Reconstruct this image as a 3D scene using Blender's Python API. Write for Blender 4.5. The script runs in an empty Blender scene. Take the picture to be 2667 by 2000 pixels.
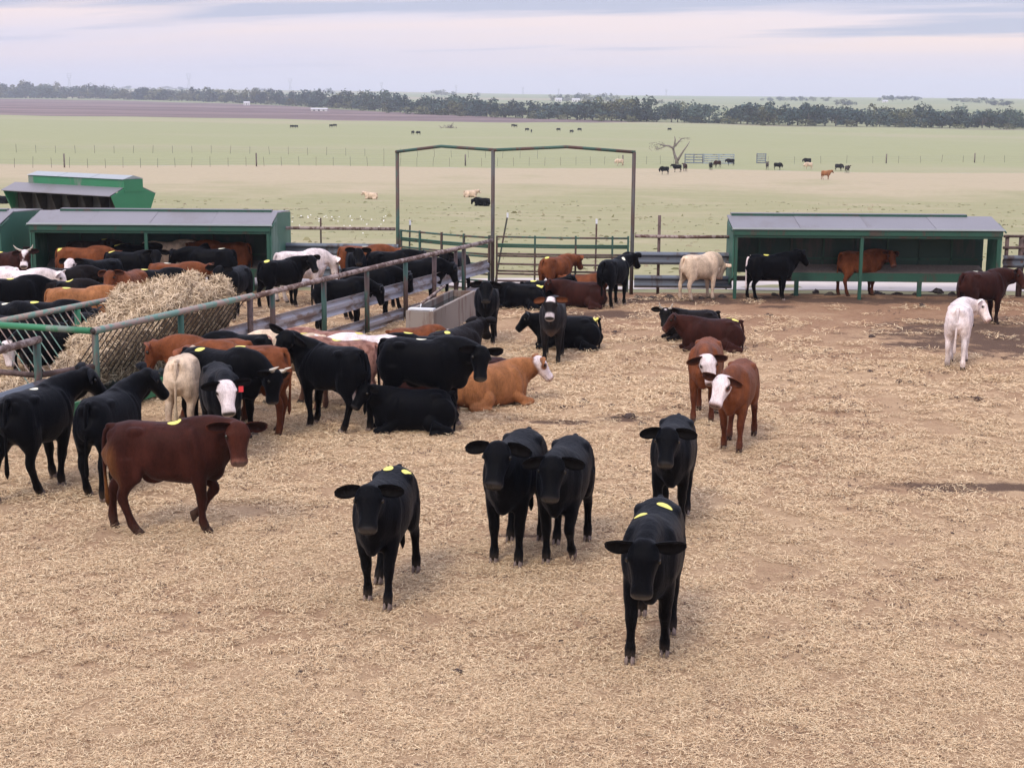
# Cattle pens on a farm under a pale evening overcast: straw yard, feeders, pasture, creek trees.
import bpy, bmesh, math
import numpy as np
from mathutils import Vector, Matrix
from mathutils.bvhtree import BVHTree

sc = bpy.context.scene
# ---- camera: on a platform 4.8 m above the straw yard
CAM_H = 4.8; PITCH = 10.73; ROLL = 0.40; FPX = 3979.0
cam = bpy.data.cameras.new('camera'); cam_ob = bpy.data.objects.new('camera', cam)
sc.collection.objects.link(cam_ob); sc.camera = cam_ob
cam.sensor_width = 36.0; cam.lens = 36.0 * FPX / 2667.0; cam.clip_start = 0.2; cam.clip_end = 30000
CAM_M = Matrix.Translation((0, 0, CAM_H)) @ Matrix.Rotation(math.radians(90 - PITCH), 4, 'X') @ Matrix.Rotation(math.radians(ROLL), 4, 'Z')
cam_ob.matrix_world = CAM_M

# ---- sky: a clear-sky base under a thin, nearly closed cloud deck with long streaks
SUN_EL, SUN_AZ = 48.0, 205.0     # soft light through the cloud, from behind the camera's right shoulder
world = bpy.data.worlds.new('World'); sc.world = world; world.use_nodes = True
def build_sky():
    nt = world.node_tree; nd = nt.nodes; lk = nt.links
    bg = nd['Background']
    sky = nd.new('ShaderNodeTexSky'); sky.sky_type = 'NISHITA'; sky.sun_disc = False
    sky.sun_elevation = math.radians(SUN_EL); sky.sun_rotation = math.radians(SUN_AZ)
    tc = nd.new('ShaderNodeTexCoord'); sx = nd.new('ShaderNodeSeparateXYZ'); lk.new(tc.outputs['Generated'], sx.inputs[0])
    def mt(op, a, b=0.0, c=0.0, clamp=False):
        m = nd.new('ShaderNodeMath'); m.operation = op; m.use_clamp = clamp
        for i, v in enumerate((a, b, c)):
            if hasattr(v, 'is_output'): lk.new(v, m.inputs[i])
            else: m.inputs[i].default_value = v
        return m.outputs[0]
    def mx(f, a, b):
        m = nd.new('ShaderNodeMix'); m.data_type = 'RGBA'
        for s_, v in ((0, f), (6, a), (7, b)):
            if hasattr(v, 'is_output'): lk.new(v, m.inputs[s_])
            elif s_ == 0: m.inputs[0].default_value = v
            else: m.inputs[s_].default_value = (*v, 1)
        return m.outputs[2]
    # cloud deck coordinates: direction projected on a flat layer, so it streaks towards the horizon by itself
    el = mt('MAXIMUM', sx.outputs['Z'], 0.0)
    den = mt('ADD', el, 0.06)
    cx = mt('DIVIDE', sx.outputs['X'], den); cy = mt('DIVIDE', sx.outputs['Y'], den)
    cb = nd.new('ShaderNodeCombineXYZ'); lk.new(mt('MULTIPLY', cx, 0.22), cb.inputs[0]); lk.new(mt('MULTIPLY', mt('ADD', cy, mt('MULTIPLY', cx, 0.35)), 0.55), cb.inputs[1])
    n1 = nd.new('ShaderNodeTexNoise'); n1.inputs['Scale'].default_value = 1.0; n1.inputs['Detail'].default_value = 7.0; n1.inputs['Roughness'].default_value = .55
    lk.new(cb.outputs[0], n1.inputs['Vector'])
    n2 = nd.new('ShaderNodeTexNoise'); n2.inputs['Scale'].default_value = 0.45; n2.inputs['Detail'].default_value = 4.0
    lk.new(cb.outputs[0], n2.inputs['Vector'])
    def rmp(v, stops):
        r = nd.new('ShaderNodeValToRGB'); e = r.color_ramp.elements
        while len(e) < len(stops): e.new(.5)
        for i, (p, c) in enumerate(stops): e[i].position = p; e[i].color = (c, c, c, 1)
        lk.new(v, r.inputs[0]); return r.outputs[0]
    lav = (.485, .45, .55); cream = (.67, .525, .48); grey = (.30, .325, .43); veil = (.52, .48, .55)
    low = rmp(mt('MULTIPLY', el, 10.0), [(0.0, 0.0), (.36, 1.0)])             # haze thins upwards in the first degrees
    warm = rmp(n2.outputs['Fac'], [(.40, 0.0), (.60, 1.0)])
    hi = mx(warm, veil, cream)
    up = mt('ADD', mt('MINIMUM', mt('MULTIPLY', el, 6.0), .36), mt('SUBTRACT', mt('MULTIPLY', n1.outputs['Fac'], 1.1), 0.62))
    gm = rmp(up, [(.17, 0.0), (.29, .92)])
    deck = mx(gm, hi, grey)
    col = mx(low, lav, deck)
    # overcast law: the deck grows brighter towards the zenith
    br = nd.new('ShaderNodeVectorMath'); br.operation = 'SCALE'; lk.new(col, br.inputs[0]); lk.new(mt('ADD', 1.0, mt('MULTIPLY', el, 1.9)), br.inputs['Scale']); col = br.outputs[0]
    base = nd.new('ShaderNodeMix'); base.data_type = 'RGBA'; base.inputs[0].default_value = .94
    sc_ = nd.new('ShaderNodeVectorMath'); sc_.operation = 'SCALE'; sc_.inputs['Scale'].default_value = .10
    lk.new(sky.outputs[0], sc_.inputs[0]); lk.new(sc_.outputs[0], base.inputs[6]); lk.new(col, base.inputs[7])
    lk.new(base.outputs[2], bg.inputs[0]); bg.inputs[1].default_value = 1.0
build_sky()

sun = bpy.data.lights.new('sun', 'SUN'); sun_ob = bpy.data.objects.new('sun', sun); sc.collection.objects.link(sun_ob)
sun.energy = 1.5; sun.angle = math.radians(16); sun.color = (1.0, .89, .76)
sun_ob.rotation_euler = (math.radians(90 - SUN_EL), 0, math.radians(180 - SUN_AZ))

sc.render.engine = 'CYCLES'
sc.cycles.max_bounces = 6; sc.cycles.diffuse_bounces = 3; sc.cycles.glossy_bounces = 2; sc.cycles.volume_bounces = 2
sc.cycles.use_denoising = True
vs = sc.view_settings
vs.view_transform = 'Standard'; vs.look = 'None'; vs.gamma = 1.0; vs.use_curve_mapping = False; vs.exposure = 0.58

# ---- placing: a sight line from the platform met with a level or with the land
_R3 = CAM_M.to_3x3()
def sight(px, py):
    return (_R3 @ Vector(((px - 1333.5) / FPX, -(py - 1000.0) / FPX, -1.0)))
def at(px, py, z=0.0):
    d = sight(px, py); k = (z - CAM_H) / d.z
    return (d.x * k, d.y * k, z)
def land(px, py):
    """where the sight line meets the land"""
    d = sight(px, py); k = 20.0; st = 6.0
    while k < 9000:
        if CAM_H + d.z * k < ground_z(d.x * k, d.y * k):
            lo, hi = k - st, k
            for _ in range(20):
                m = (lo + hi) / 2
                if CAM_H + d.z * m < ground_z(d.x * m, d.y * m): hi = m
                else: lo = m
            return (d.x * hi, d.y * hi, ground_z(d.x * hi, d.y * hi))
        st = max(6.0, k * .012); k += st
    return None
def proj(p):
    q = CAM_M.inverted() @ Vector(p)
    return (1333.5 + FPX * q.x / -q.z, 1000 - FPX * q.y / -q.z)
# ------------------------------------------------------------------ helpers
rng = np.random.default_rng(7)
COL = bpy.context.scene.collection
PI = math.pi

def link(o, parent=None):
    COL.objects.link(o)
    if parent is not None:
        o.parent = parent
    return o

def tag(o, label=None, cat=None, group=None, kind=None):
    if label: o['label'] = label
    if cat: o['category'] = cat
    if group: o['group'] = group
    if kind: o['kind'] = kind
    return o

def empty(name, loc=(0, 0, 0), rz=0.0):
    o = bpy.data.objects.new(name, None)
    o.empty_display_size = 0.2
    o.location = loc
    o.rotation_euler = (0, 0, rz)
    return link(o)

class MB:
    """collects simple solids into one mesh"""
    def __init__(s):
        s.v = []; s.f = []
    def add(s, vs, fs):
        k = len(s.v)
        s.v += [tuple(p) for p in vs]
        s.f += [tuple(i + k for i in f) for f in fs]
        return s
    def box(s, c, d, rz=0.0, M=None):
        hx, hy, hz = d[0] / 2, d[1] / 2, d[2] / 2
        P = [Vector((x, y, z)) for x in (-hx, hx) for y in (-hy, hy) for z in (-hz, hz)]
        R = M if M is not None else Matrix.Rotation(rz, 3, 'Z')
        P = [R @ p + Vector(c) for p in P]
        return s.add(P, [(0, 1, 3, 2), (4, 6, 7, 5), (0, 4, 5, 1), (2, 3, 7, 6), (0, 2, 6, 4), (1, 5, 7, 3)])
    def tube(s, pts, r, n=8, caps=True):
        pts = [Vector(p) for p in pts]
        rs = r if isinstance(r, (list, tuple)) else [r] * len(pts)
        up0 = None
        vs = []; fs = []
        for i, p in enumerate(pts):
            a = pts[max(i - 1, 0)]; b = pts[min(i + 1, len(pts) - 1)]
            t = (b - a).normalized()
            if up0 is None:
                up0 = Vector((0, 0, 1)) if abs(t.z) < 0.9 else Vector((1, 0, 0))
            sd = t.cross(up0)
            if sd.length < 1e-4: sd = t.cross(Vector((0, 1, 0)))
            sd.normalize(); up = sd.cross(t).normalized(); up0 = up
            for k in range(n):
                q = 2 * PI * k / n
                vs.append(p + (sd * math.cos(q) + up * math.sin(q)) * rs[i])
        for i in range(len(pts) - 1):
            for k in range(n):
                k2 = (k + 1) % n
                fs.append((i * n + k, i * n + k2, (i + 1) * n + k2, (i + 1) * n + k))
        if caps:
            fs.append(tuple(range(n))[::-1])
            fs.append(tuple((len(pts) - 1) * n + k for k in range(n)))
        return s.add(vs, fs)
    def extrude(s, prof, A, B, up=(0, 0, 1)):
        """profile [(side, up)...] swept from A to B"""
        A = Vector(A); B = Vector(B)
        t = (B - A).normalized(); upv = Vector(up)
        sd = t.cross(upv).normalized(); upv = sd.cross(t).normalized()
        n = len(prof)
        vs = [A + sd * a + upv * b for a, b in prof] + [B + sd * a + upv * b for a, b in prof]
        fs = [(i, (i + 1) % n, n + (i + 1) % n, n + i) for i in range(n)]
        fs += [tuple(range(n))[::-1], tuple(range(n, 2 * n))]
        return s.add(vs, fs)
    def mesh(s, name, smooth=False):
        me = bpy.data.meshes.new(name)
        me.from_pydata([tuple(p) for p in s.v], [], s.f)
        bm = bmesh.new(); bm.from_mesh(me)
        bmesh.ops.recalc_face_normals(bm, faces=bm.faces)
        bm.to_mesh(me); bm.free()
        if smooth:
            me.polygons.foreach_set('use_smooth', [True] * len(me.polygons))
        me.update()
        return me
    def build(s, name, mat, parent=None, smooth=False, loc=None):
        me = s.mesh(name, smooth)
        if mat: me.materials.append(mat)
        o = bpy.data.objects.new(name, me)
        if loc: o.location = loc
        return link(o, parent)

def obj_from(name, me, parent=None, loc=None, rz=None):
    o = bpy.data.objects.new(name, me)
    if loc is not None: o.location = loc
    if rz is not None: o.rotation_euler = (0, 0, rz)
    return link(o, parent)

def np_mesh(name, V, F, mat=None, smooth=False):
    """fast mesh from numpy verts and an (n,k) face array"""
    me = bpy.data.meshes.new(name)
    n, k = F.shape
    me.vertices.add(len(V)); me.vertices.foreach_set('co', np.ascontiguousarray(V, dtype=np.float32).ravel())
    me.loops.add(n * k); me.loops.foreach_set('vertex_index', np.ascontiguousarray(F, dtype=np.int32).ravel())
    me.polygons.add(n)
    me.polygons.foreach_set('loop_start', np.arange(0, n * k, k, dtype=np.int32))
    if smooth: me.polygons.foreach_set('use_smooth', np.ones(n, dtype=bool))
    me.update(calc_edges=True)
    if mat: me.materials.append(mat)
    return me

# ------------------------------------------------------------------ materials
MATS = {}
def _nt(name):
    m = bpy.data.materials.new(name); m.use_nodes = True
    nt = m.node_tree
    return m, nt, nt.nodes['Principled BSDF']
def N(nt, typ, **kw):
    n = nt.nodes.new(typ)
    for k, v in kw.items():
        if k.startswith('i_'):
            n.inputs[k[2:].replace('_', ' ')].default_value = v
        else:
            setattr(n, k, v)
    return n
def L(nt, a, b): nt.links.new(a, b)
def ramp(nt, stops, interp='LINEAR'):
    r = nt.nodes.new('ShaderNodeValToRGB'); e = r.color_ramp.elements
    r.color_ramp.interpolation = interp
    while len(e) < len(stops): e.new(0.5)
    for i, (p, c) in enumerate(stops):
        e[i].position = p; e[i].color = (c[0], c[1], c[2], 1) if hasattr(c, '__len__') else (c, c, c, 1)
    return r
def mixc(nt, fac, a, b, mode='MIX'):
    m = nt.nodes.new('ShaderNodeMix'); m.data_type = 'RGBA'; m.blend_type = mode
    for sock, v in ((0, fac), (6, a), (7, b)):
        if hasattr(v, 'is_output'): nt.links.new(v, m.inputs[sock])
        elif sock == 0: m.inputs[0].default_value = v
        else: m.inputs[sock].default_value = (v[0], v[1], v[2], 1)
    return m.outputs[2]
def math_(nt, op, a, b=0.0, c=0.0, clamp=False):
    m = nt.nodes.new('ShaderNodeMath'); m.operation = op; m.use_clamp = clamp
    for i, v in enumerate((a, b, c)):
        if hasattr(v, 'is_output'): nt.links.new(v, m.inputs[i])
        else: m.inputs[i].default_value = v
    return m.outputs[0]

def painted(name, base, worn, rough=0.55, metal=0.0, scale=6.0, amount=0.5, streak=(1, 1, 0.25), bump=0.15, spec=0.4):
    """paint or galvanising worn through to rust / dirt in irregular patches"""
    m, nt, b = _nt(name)
    tc = N(nt, 'ShaderNodeTexCoord'); mp = N(nt, 'ShaderNodeMapping'); mp.inputs['Scale'].default_value = streak
    oi = N(nt, 'ShaderNodeObjectInfo')
    L(nt, tc.outputs['Object'], mp.inputs['Vector'])
    ad = N(nt, 'ShaderNodeVectorMath', operation='ADD'); L(nt, mp.outputs[0], ad.inputs[0])
    sc = N(nt, 'ShaderNodeMath', operation='MULTIPLY'); L(nt, oi.outputs['Random'], sc.inputs[0]); sc.inputs[1].default_value = 31.7
    L(nt, sc.outputs[0], ad.inputs[1])
    n1 = N(nt, 'ShaderNodeTexNoise', i_Scale=scale, i_Detail=8.0, i_Roughness=0.68); L(nt, ad.outputs[0], n1.inputs['Vector'])
    n2 = N(nt, 'ShaderNodeTexNoise', i_Scale=scale * 0.35, i_Detail=4.0); L(nt, ad.outputs[0], n2.inputs['Vector'])
    s = math_(nt, 'ADD', n1.outputs['Fac'], math_(nt, 'MULTIPLY', math_(nt, 'SUBTRACT', n2.outputs['Fac'], 0.5), 0.8))
    r = ramp(nt, [(0.62 - 0.3 * amount, 0.0), (0.74 - 0.3 * amount, 1.0)]); L(nt, s, r.inputs[0])
    var = mixc(nt, math_(nt, 'MULTIPLY', n2.outputs['Fac'], 0.8), tuple(c * 1.12 for c in base), tuple(c * 0.72 for c in base))
    col = mixc(nt, r.outputs[0], var, worn)
    L(nt, col, b.inputs['Base Color'])
    b.inputs['Roughness'].default_value = rough; b.inputs['Metallic'].default_value = metal
    b.inputs['Specular IOR Level'].default_value = spec
    bp = N(nt, 'ShaderNodeBump', i_Strength=bump, i_Distance=0.01); L(nt, n1.outputs['Fac'], bp.inputs['Height']); L(nt, bp.outputs[0], b.inputs['Normal'])
    MATS[name] = m
    return m

def plain(name, col, rough=0.6, var=0.15, scale=8.0, metal=0.0):
    m, nt, b = _nt(name)
    tc = N(nt, 'ShaderNodeTexCoord')
    n1 = N(nt, 'ShaderNodeTexNoise', i_Scale=scale, i_Detail=5.0); L(nt, tc.outputs['Object'], n1.inputs['Vector'])
    c = mixc(nt, n1.outputs['Fac'], tuple(x * (1 - 2 * var) for x in col), tuple(min(1, x * (1 + 1.2 * var)) for x in col))
    L(nt, c, b.inputs['Base Color']); b.inputs['Roughness'].default_value = rough; b.inputs['Metallic'].default_value = metal
    MATS[name] = m
    return m
# ------------------------------------------------------------------ the land
def _ss(a, b, x):
    t = min(1.0, max(0.0, (x - a) / (b - a))); return t * t * (3 - 2 * t)
_PY = [-100, 39, 45, 62, 90, 120, 170, 228, 450, 900]
_PZ = [0, 0, -.18, -1.0, -2.3, -3.4, -4.9, -5.95, -6.2, -6.4]
def _lerp(x, xs, ys):
    if x <= xs[0]: return ys[0]
    for i in range(1, len(xs)):
        if x <= xs[i]:
            t = (x - xs[i - 1]) / (xs[i] - xs[i - 1]); return ys[i - 1] + t * (ys[i] - ys[i - 1])
    return ys[-1]
def tree_dist(b):
    return _lerp(b, [-.8, -.335, -.16, -.11, 0, .1, .2, .335, .8], [2000, 1700, 1280, 980, 740, 665, 615, 600, 560])
def ground_z(x, y):
    if y < 39: return 0.0
    b = x / y
    z = _lerp(y, _PY, _PZ)
    z += -.006 * max(-420, min(260, x)) * _ss(100, 420, y)
    dt = tree_dist(b)
    if y > dt:
        z += _lerp(b, [-.5, -.335, 0, .335, .5], [22, 20, 12, 9.5, 9]) * _ss(dt * 1.15, _lerp(b, [-.4, 0, .335], [5600, 4200, 2300]), y)
    if y > 45:
        k = min(1.0, (y - 45) / 60)
        z += k * .10 * (math.sin(x * .11 + y * .05) + math.sin(y * .083 - x * .037 + 1.3)) + k * .02 * math.sin(x * .9 + math.sin(y * .7))
    return z

def strip(name, rows, mat, half=.8, cols=96):
    """rows: list of functions b -> distance; between consecutive rows the land is one sheet"""
    V = []; F = []
    bs = [half * (2 * i / cols - 1) for i in range(cols + 1)]
    for r in rows:
        for b in bs:
            x, y = r(b); V.append((x, y, ground_z(x, y)))
    n = cols + 1
    for i in range(len(rows) - 1):
        for k in range(cols): F.append((i * n + k, i * n + k + 1, (i + 1) * n + k + 1, (i + 1) * n + k))
    me = np_mesh(name, np.array(V), np.array(F), mat, smooth=True)
    o = obj_from(name, me); return tag(o, kind='structure')

def soil_material():
    m, nt, b = _nt('straw_yard')
    ge = N(nt, 'ShaderNodeNewGeometry'); P = ge.outputs['Position']
    def noise(s, d=5.0, r=.6, st=None, dist=0.0):
        n = N(nt, 'ShaderNodeTexNoise', i_Scale=s, i_Detail=d, i_Roughness=r, i_Distortion=dist)
        if st:
            mp = N(nt, 'ShaderNodeMapping'); mp.inputs['Scale'].default_value = st; mp.inputs['Rotation'].default_value = (0, 0, .35); L(nt, P, mp.inputs[0]); L(nt, mp.outputs[0], n.inputs['Vector'])
        else: L(nt, P, n.inputs['Vector'])
        return n.outputs['Fac']
    fine = noise(38, 7, .72, dist=1.5); fine2 = noise(90, 4, .7, dist=2.5); mid = noise(2.3, 6, .65); big = noise(.33, 4, .6)
    soil = mixc(nt, noise(11, 6, .7), (.15, .078, .045), (.39, .235, .14))
    straw = mixc(nt, fine2, (.34, .225, .13), (.64, .47, .295))
    cover = math_(nt, 'ADD', math_(nt, 'MULTIPLY', fine, .9), math_(nt, 'ADD', math_(nt, 'MULTIPLY', mid, .35), math_(nt, 'MULTIPLY', big, .55)))
    # trampled bare earth towards the sheds and the right-hand fence
    sx = N(nt, 'ShaderNodeSeparateXYZ'); L(nt, P, sx.inputs[0])
    X, Y = sx.outputs[0], sx.outputs[1]
    bare = math_(nt, 'MULTIPLY', math_(nt, 'SUBTRACT', math_(nt, 'ADD', Y, math_(nt, 'MULTIPLY', X, .55)), 29.0), .045, clamp=True)
    r = ramp(nt, [(.70, 0.0), (1.0, 1.0)]); L(nt, math_(nt, 'SUBTRACT', cover, math_(nt, 'MULTIPLY', bare, .45)), r.inputs[0])
    col = mixc(nt, r.outputs[0], soil, straw)
    # old manure and wet mud, each patch with its own ragged edge
    def patch(cx, cy, rx, ry, ang=0.0):
        mp = N(nt, 'ShaderNodeMapping'); mp.vector_type = 'TEXTURE'; mp.inputs['Location'].default_value = (cx, cy, 0); mp.inputs['Rotation'].default_value = (0, 0, ang); mp.inputs['Scale'].default_value = (rx, ry, 1)
        L(nt, P, mp.inputs[0])
        ln = N(nt, 'ShaderNodeVectorMath', operation='LENGTH'); L(nt, mp.outputs[0], ln.inputs[0])
        d = math_(nt, 'ADD', ln.outputs['Value'], math_(nt, 'MULTIPLY', math_(nt, 'SUBTRACT', mid, .5), 2.6))
        d = math_(nt, 'ADD', d, math_(nt, 'MULTIPLY', math_(nt, 'SUBTRACT', fine, .5), 1.1))
        rr = ramp(nt, [(.55, 1.0), (1.0, 0.0)]); L(nt, d, rr.inputs[0]); return rr.outputs[0]
    pm = None
    for a in PATCHES:
        q = patch(*a); pm = q if pm is None else math_(nt, 'MAXIMUM', pm, q)
    mud = mixc(nt, fine, (.022, .014, .011), (.17, .105, .075))
    sp = ramp(nt, [(.66, 0.0), (.71, 1.0)]); L(nt, noise(7.5, 3, .5), sp.inputs[0])
    pm = math_(nt, 'MAXIMUM', pm, math_(nt, 'MULTIPLY', sp.outputs[0], .75))
    L(nt, mixc(nt, math_(nt, 'MULTIPLY', pm, .92), col, mud), b.inputs['Base Color'])
    b.inputs['Roughness'].default_value = .95; b.inputs['Specular IOR Level'].default_value = .15
    bp = N(nt, 'ShaderNodeBump', i_Strength=.9, i_Distance=.03)
    L(nt, math_(nt, 'ADD', math_(nt, 'MULTIPLY', fine, .8), mid), bp.inputs['Height']); L(nt, bp.outputs[0], b.inputs['Normal'])
    return m
_p = lambda px, py: at(px, py)[:2]
PATCHES = [(*_p(2590, 1268), 1.5, .36, 0), (*_p(2480, 1278), .55, .14, 0), (*_p(2560, 865), 2.7, 2.1, .2), (*_p(2420, 900), 1.0, .7, 0), (*_p(2655, 900), 1.6, 1.6, 0),
           (*_p(1620, 1090), .5, .25, 0), (*_p(1470, 1100), .55, .22, 0), (*_p(2200, 782), 5.0, .8, 0), (*_p(1790, 785), 2.4, .7, 0), (*_p(2030, 800), .5, .3, 0), (*_p(1560, 820), 1.6, .8, 0), (*_p(2500, 765), 3.5, .9, 0), (*_p(1200, 700), 4.5, 1.6, 0), (*_p(1335, 1395), .35, .12, 0)]

def grass_material(name, far):
    m, nt, b = _nt(name)
    ge = N(nt, 'ShaderNodeNewGeometry'); P = ge.outputs['Position']
    sx = N(nt, 'ShaderNodeSeparateXYZ'); L(nt, P, sx.inputs[0]); Y = sx.outputs[1]; X = sx.outputs[0]
    def noise(s, d=5.0, r=.6, st=None):
        n = N(nt, 'ShaderNodeTexNoise', i_Scale=s, i_Detail=d, i_Roughness=r)
        mp = N(nt, 'ShaderNodeMapping'); mp.inputs['Scale'].default_value = st or (1, 1, 1); L(nt, P, mp.inputs[0]); L(nt, mp.outputs[0], n.inputs['Vector'])
        return n.outputs['Fac']
    if not far:
        a = noise(.05, 6, .6, (1, .55, 1)); f = noise(1.3, 7, .7, (1, .7, 1)); g = noise(.25, 6, .65, (.5, .9, 1))
        green = mixc(nt, f, (.235, .23, .125), (.35, .335, .20)); tan = mixc(nt, f, (.335, .28, .19), (.45, .39, .27))
        t = math_(nt, 'ADD', math_(nt, 'MULTIPLY', math_(nt, 'SUBTRACT', Y, 128.0), .017), math_(nt, 'MULTIPLY', math_(nt, 'SUBTRACT', a, .5), 3.0))
        r = ramp(nt, [(.0, 0.0), (.75, 1.0)]); L(nt, t, r.inputs[0])
        col = mixc(nt, r.outputs[0], green, tan)
        r2 = ramp(nt, [(.50, 0.0), (.66, 1.0)]); L(nt, g, r2.inputs[0])
        col = mixc(nt, math_(nt, 'MULTIPLY', r2.outputs[0], .55), col, tan)
        wd = ramp(nt, [(.62, 0.0), (.70, 1.0)]); L(nt, math_(nt, 'ADD', math_(nt, 'MULTIPLY', noise(.11, 4, .6, (.6, 1.2, 1)), .6), math_(nt, 'MULTIPLY', noise(.9, 5, .7), .45)), wd.inputs[0])
        col = mixc(nt, math_(nt, 'MULTIPLY', wd.outputs[0], .30), col, (.20, .215, .155))
    else:
        a = noise(.012, 5, .6, (.35, 1, 1)); f = noise(.35, 6, .7, (.5, 1, 1))
        col = mixc(nt, f, (.25, .265, .145), (.32, .325, .19))
        r = ramp(nt, [(.52, 0.0), (.66, 1.0)]); L(nt, a, r.inputs[0])
        col = mixc(nt, math_(nt, 'MULTIPLY', r.outputs[0], .6), col, (.345, .31, .215))
    L(nt, col, b.inputs['Base Color']); b.inputs['Roughness'].default_value = 1.0; b.inputs['Specular IOR Level'].default_value = .05
    bp = N(nt, 'ShaderNodeBump', i_Strength=.5, i_Distance=.12 if not far else .3); L(nt, f, bp.inputs['Height']); L(nt, bp.outputs[0], b.inputs['Normal'])
    return m
def plough_material():
    m, nt, b = _nt('ploughed_earth')
    ge = N(nt, 'ShaderNodeNewGeometry')
    mp = N(nt, 'ShaderNodeMapping'); mp.inputs['Scale'].default_value = (.15, 1, 1); L(nt, ge.outputs['Position'], mp.inputs[0])
    n = N(nt, 'ShaderNodeTexNoise', i_Scale=.02, i_Detail=7.0, i_Roughness=.65); L(nt, mp.outputs[0], n.inputs['Vector'])
    r = ramp(nt, [(.42, (.135, .10, .105)), (.58, (.225, .17, .165))]); L(nt, n.outputs['Fac'], r.inputs[0])
    L(nt, r.outputs[0], b.inputs['Base Color']); b.inputs['Roughness'].default_value = 1.0; b.inputs['Specular IOR Level'].default_value = .05
    return m
def hills_material():
    m, nt, b = _nt('far_fields')
    ge = N(nt, 'ShaderNodeNewGeometry')
    mp = N(nt, 'ShaderNodeMapping'); mp.inputs['Scale'].default_value = (.5, 1.3, 1); L(nt, ge.outputs['Position'], mp.inputs[0])
    v = N(nt, 'ShaderNodeTexVoronoi', i_Scale=.0022); L(nt, mp.outputs[0], v.inputs['Vector'])
    r = ramp(nt, [(.0, (.19, .23, .125)), (.3, (.24, .255, .15)), (.45, (.31, .265, .19)), (.7, (.21, .24, .135)), (.9, (.14, .11, .11))], 'CONSTANT')
    sp = N(nt, 'ShaderNodeSeparateColor'); L(nt, v.outputs['Color'], sp.inputs[0]); L(nt, sp.outputs[0], r.inputs[0])
    n = N(nt, 'ShaderNodeTexNoise', i_Scale=.02, i_Detail=5.0); L(nt, mp.outputs[0], n.inputs['Vector'])
    L(nt, mixc(nt, math_(nt, 'MULTIPLY', n.outputs['Fac'], .4), r.outputs[0], (.30, .30, .18)), b.inputs['Base Color'])
    b.inputs['Roughness'].default_value = 1.0; b.inputs['Specular IOR Level'].default_value = .05
    return m

Y0 = 37.6
def yard_ground():
    nx, ny = 120, 84
    xs = np.linspace(-30, 30, nx + 1); ys = np.linspace(-30, Y0, ny + 1)
    V = np.array([(x, y, 0.0) for y in ys for x in xs])
    F = np.array([(j * (nx + 1) + i, j * (nx + 1) + i + 1, (j + 1) * (nx + 1) + i + 1, (j + 1) * (nx + 1) + i) for j in range(ny) for i in range(nx)])
    o = obj_from('yard_ground', np_mesh('yard_ground', V, F, soil_material())); tag(o, kind='structure')
yard_ground()
W0 = 30.0
FENCE_Y = 228.0
def near_row(y):
    def r(b):
        k = (y - Y0) / (FENCE_Y - Y0)
        return (b / .8 * (W0 * (1 - k) + .8 * FENCE_Y * k), y)
    return r
strip('pasture', [near_row(Y0 + (FENCE_Y - Y0) * t ** 1.7) for t in np.linspace(0, 1, 60)], grass_material('pasture_grass', False), cols=120)
def edge_p(b): return 610 - 90 * b if b < 0 else 610 + 700 * b
def between(fa, fb, n, pw=1.0):
    out = []
    for t in np.linspace(0, 1, n):
        t = t ** pw
        out.append(lambda b, t=t: ((lambda y: (b * y, y))(fa(b) * (1 - t) + fb(b) * t)))
    return out
fen = lambda b: FENCE_Y
ep = lambda b: min(edge_p(b), tree_dist(b) - 6)
td = lambda b: tree_dist(b)
strip('far_pasture', between(fen, ep, 30), grass_material('far_grass', True))
strip('ploughed_field', between(ep, td, 16), plough_material())
strip('hills', between(td, lambda b: 6800.0, 50, 1.6), hills_material())
def lane():
    m = plain('caliche', (.50, .45, .42), rough=.95, var=.14, scale=1.2)
    V = []; n = 60
    for i in range(n + 1):
        x = -29 + 58 * i / n
        for y in (38.25 + .12 * math.sin(x * 1.7), 40.6 + .3 * math.sin(x * .9 + 1)): V.append((x, y, ground_z(x, y) + .012))
    F = np.array([(2 * i, 2 * i + 2, 2 * i + 3, 2 * i + 1) for i in range(n)])
    o = obj_from('lane', np_mesh('lane', np.array(V), F, m)); tag(o, kind='structure')
lane()
# ------------------------------------------------------------------ materials of the pens
GREEN = painted('green_paint', (.020, .080, .055), (.06, .05, .04), rough=.55, amount=.15, scale=5)
GREENB = painted('bright_green_paint', (.035, .20, .095), (.16, .20, .17), rough=.5, amount=.18, scale=3)
RAIL = painted('rail_green_worn', (.13, .24, .20), (.30, .22, .19), rough=.5, amount=.62, scale=9, streak=(1, 1, 1))
RUST = painted('rusty_pipe', (.30, .235, .215), (.10, .055, .042), rough=.6, amount=.62, scale=12, streak=(1, 1, 1))
RUSTD = painted('dark_rusty_pipe', (.11, .070, .065), (.05, .03, .026), rough=.65, amount=.5, scale=10, streak=(1, 1, 1))
POSTM = painted('post_green_rust', (.040, .095, .075), (.085, .052, .043), rough=.6, amount=.55, scale=7)
GALV = painted('galvanised_rail', (.42, .42, .47), (.22, .16, .14), rough=.42, metal=.3, amount=.40, scale=5, streak=(.6, .6, 1.5), spec=.5)
GALVD = painted('dark_guardrail', (.13, .15, .18), (.07, .05, .045), rough=.4, metal=.35, amount=.35, scale=4, spec=.5)
ROOF = painted('roof_sheet', (.20, .195, .215), (.17, .16, .17), rough=.5, metal=.15, amount=.25, scale=1.5, streak=(1, .5, 1), spec=.5)
INNER = painted('inside_panel', (.020, .058, .048), (.06, .062, .056), rough=.6, amount=.35, scale=2.5)
BINM = painted('bin_inside', (.10, .105, .10), (.06, .05, .045), rough=.7, amount=.4, scale=3)
CONC = painted('concrete', (.25, .22, .20), (.15, .10, .08), rough=.9, amount=.42, scale=4, streak=(1, 1, .18), bump=.4, spec=.2)
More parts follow.
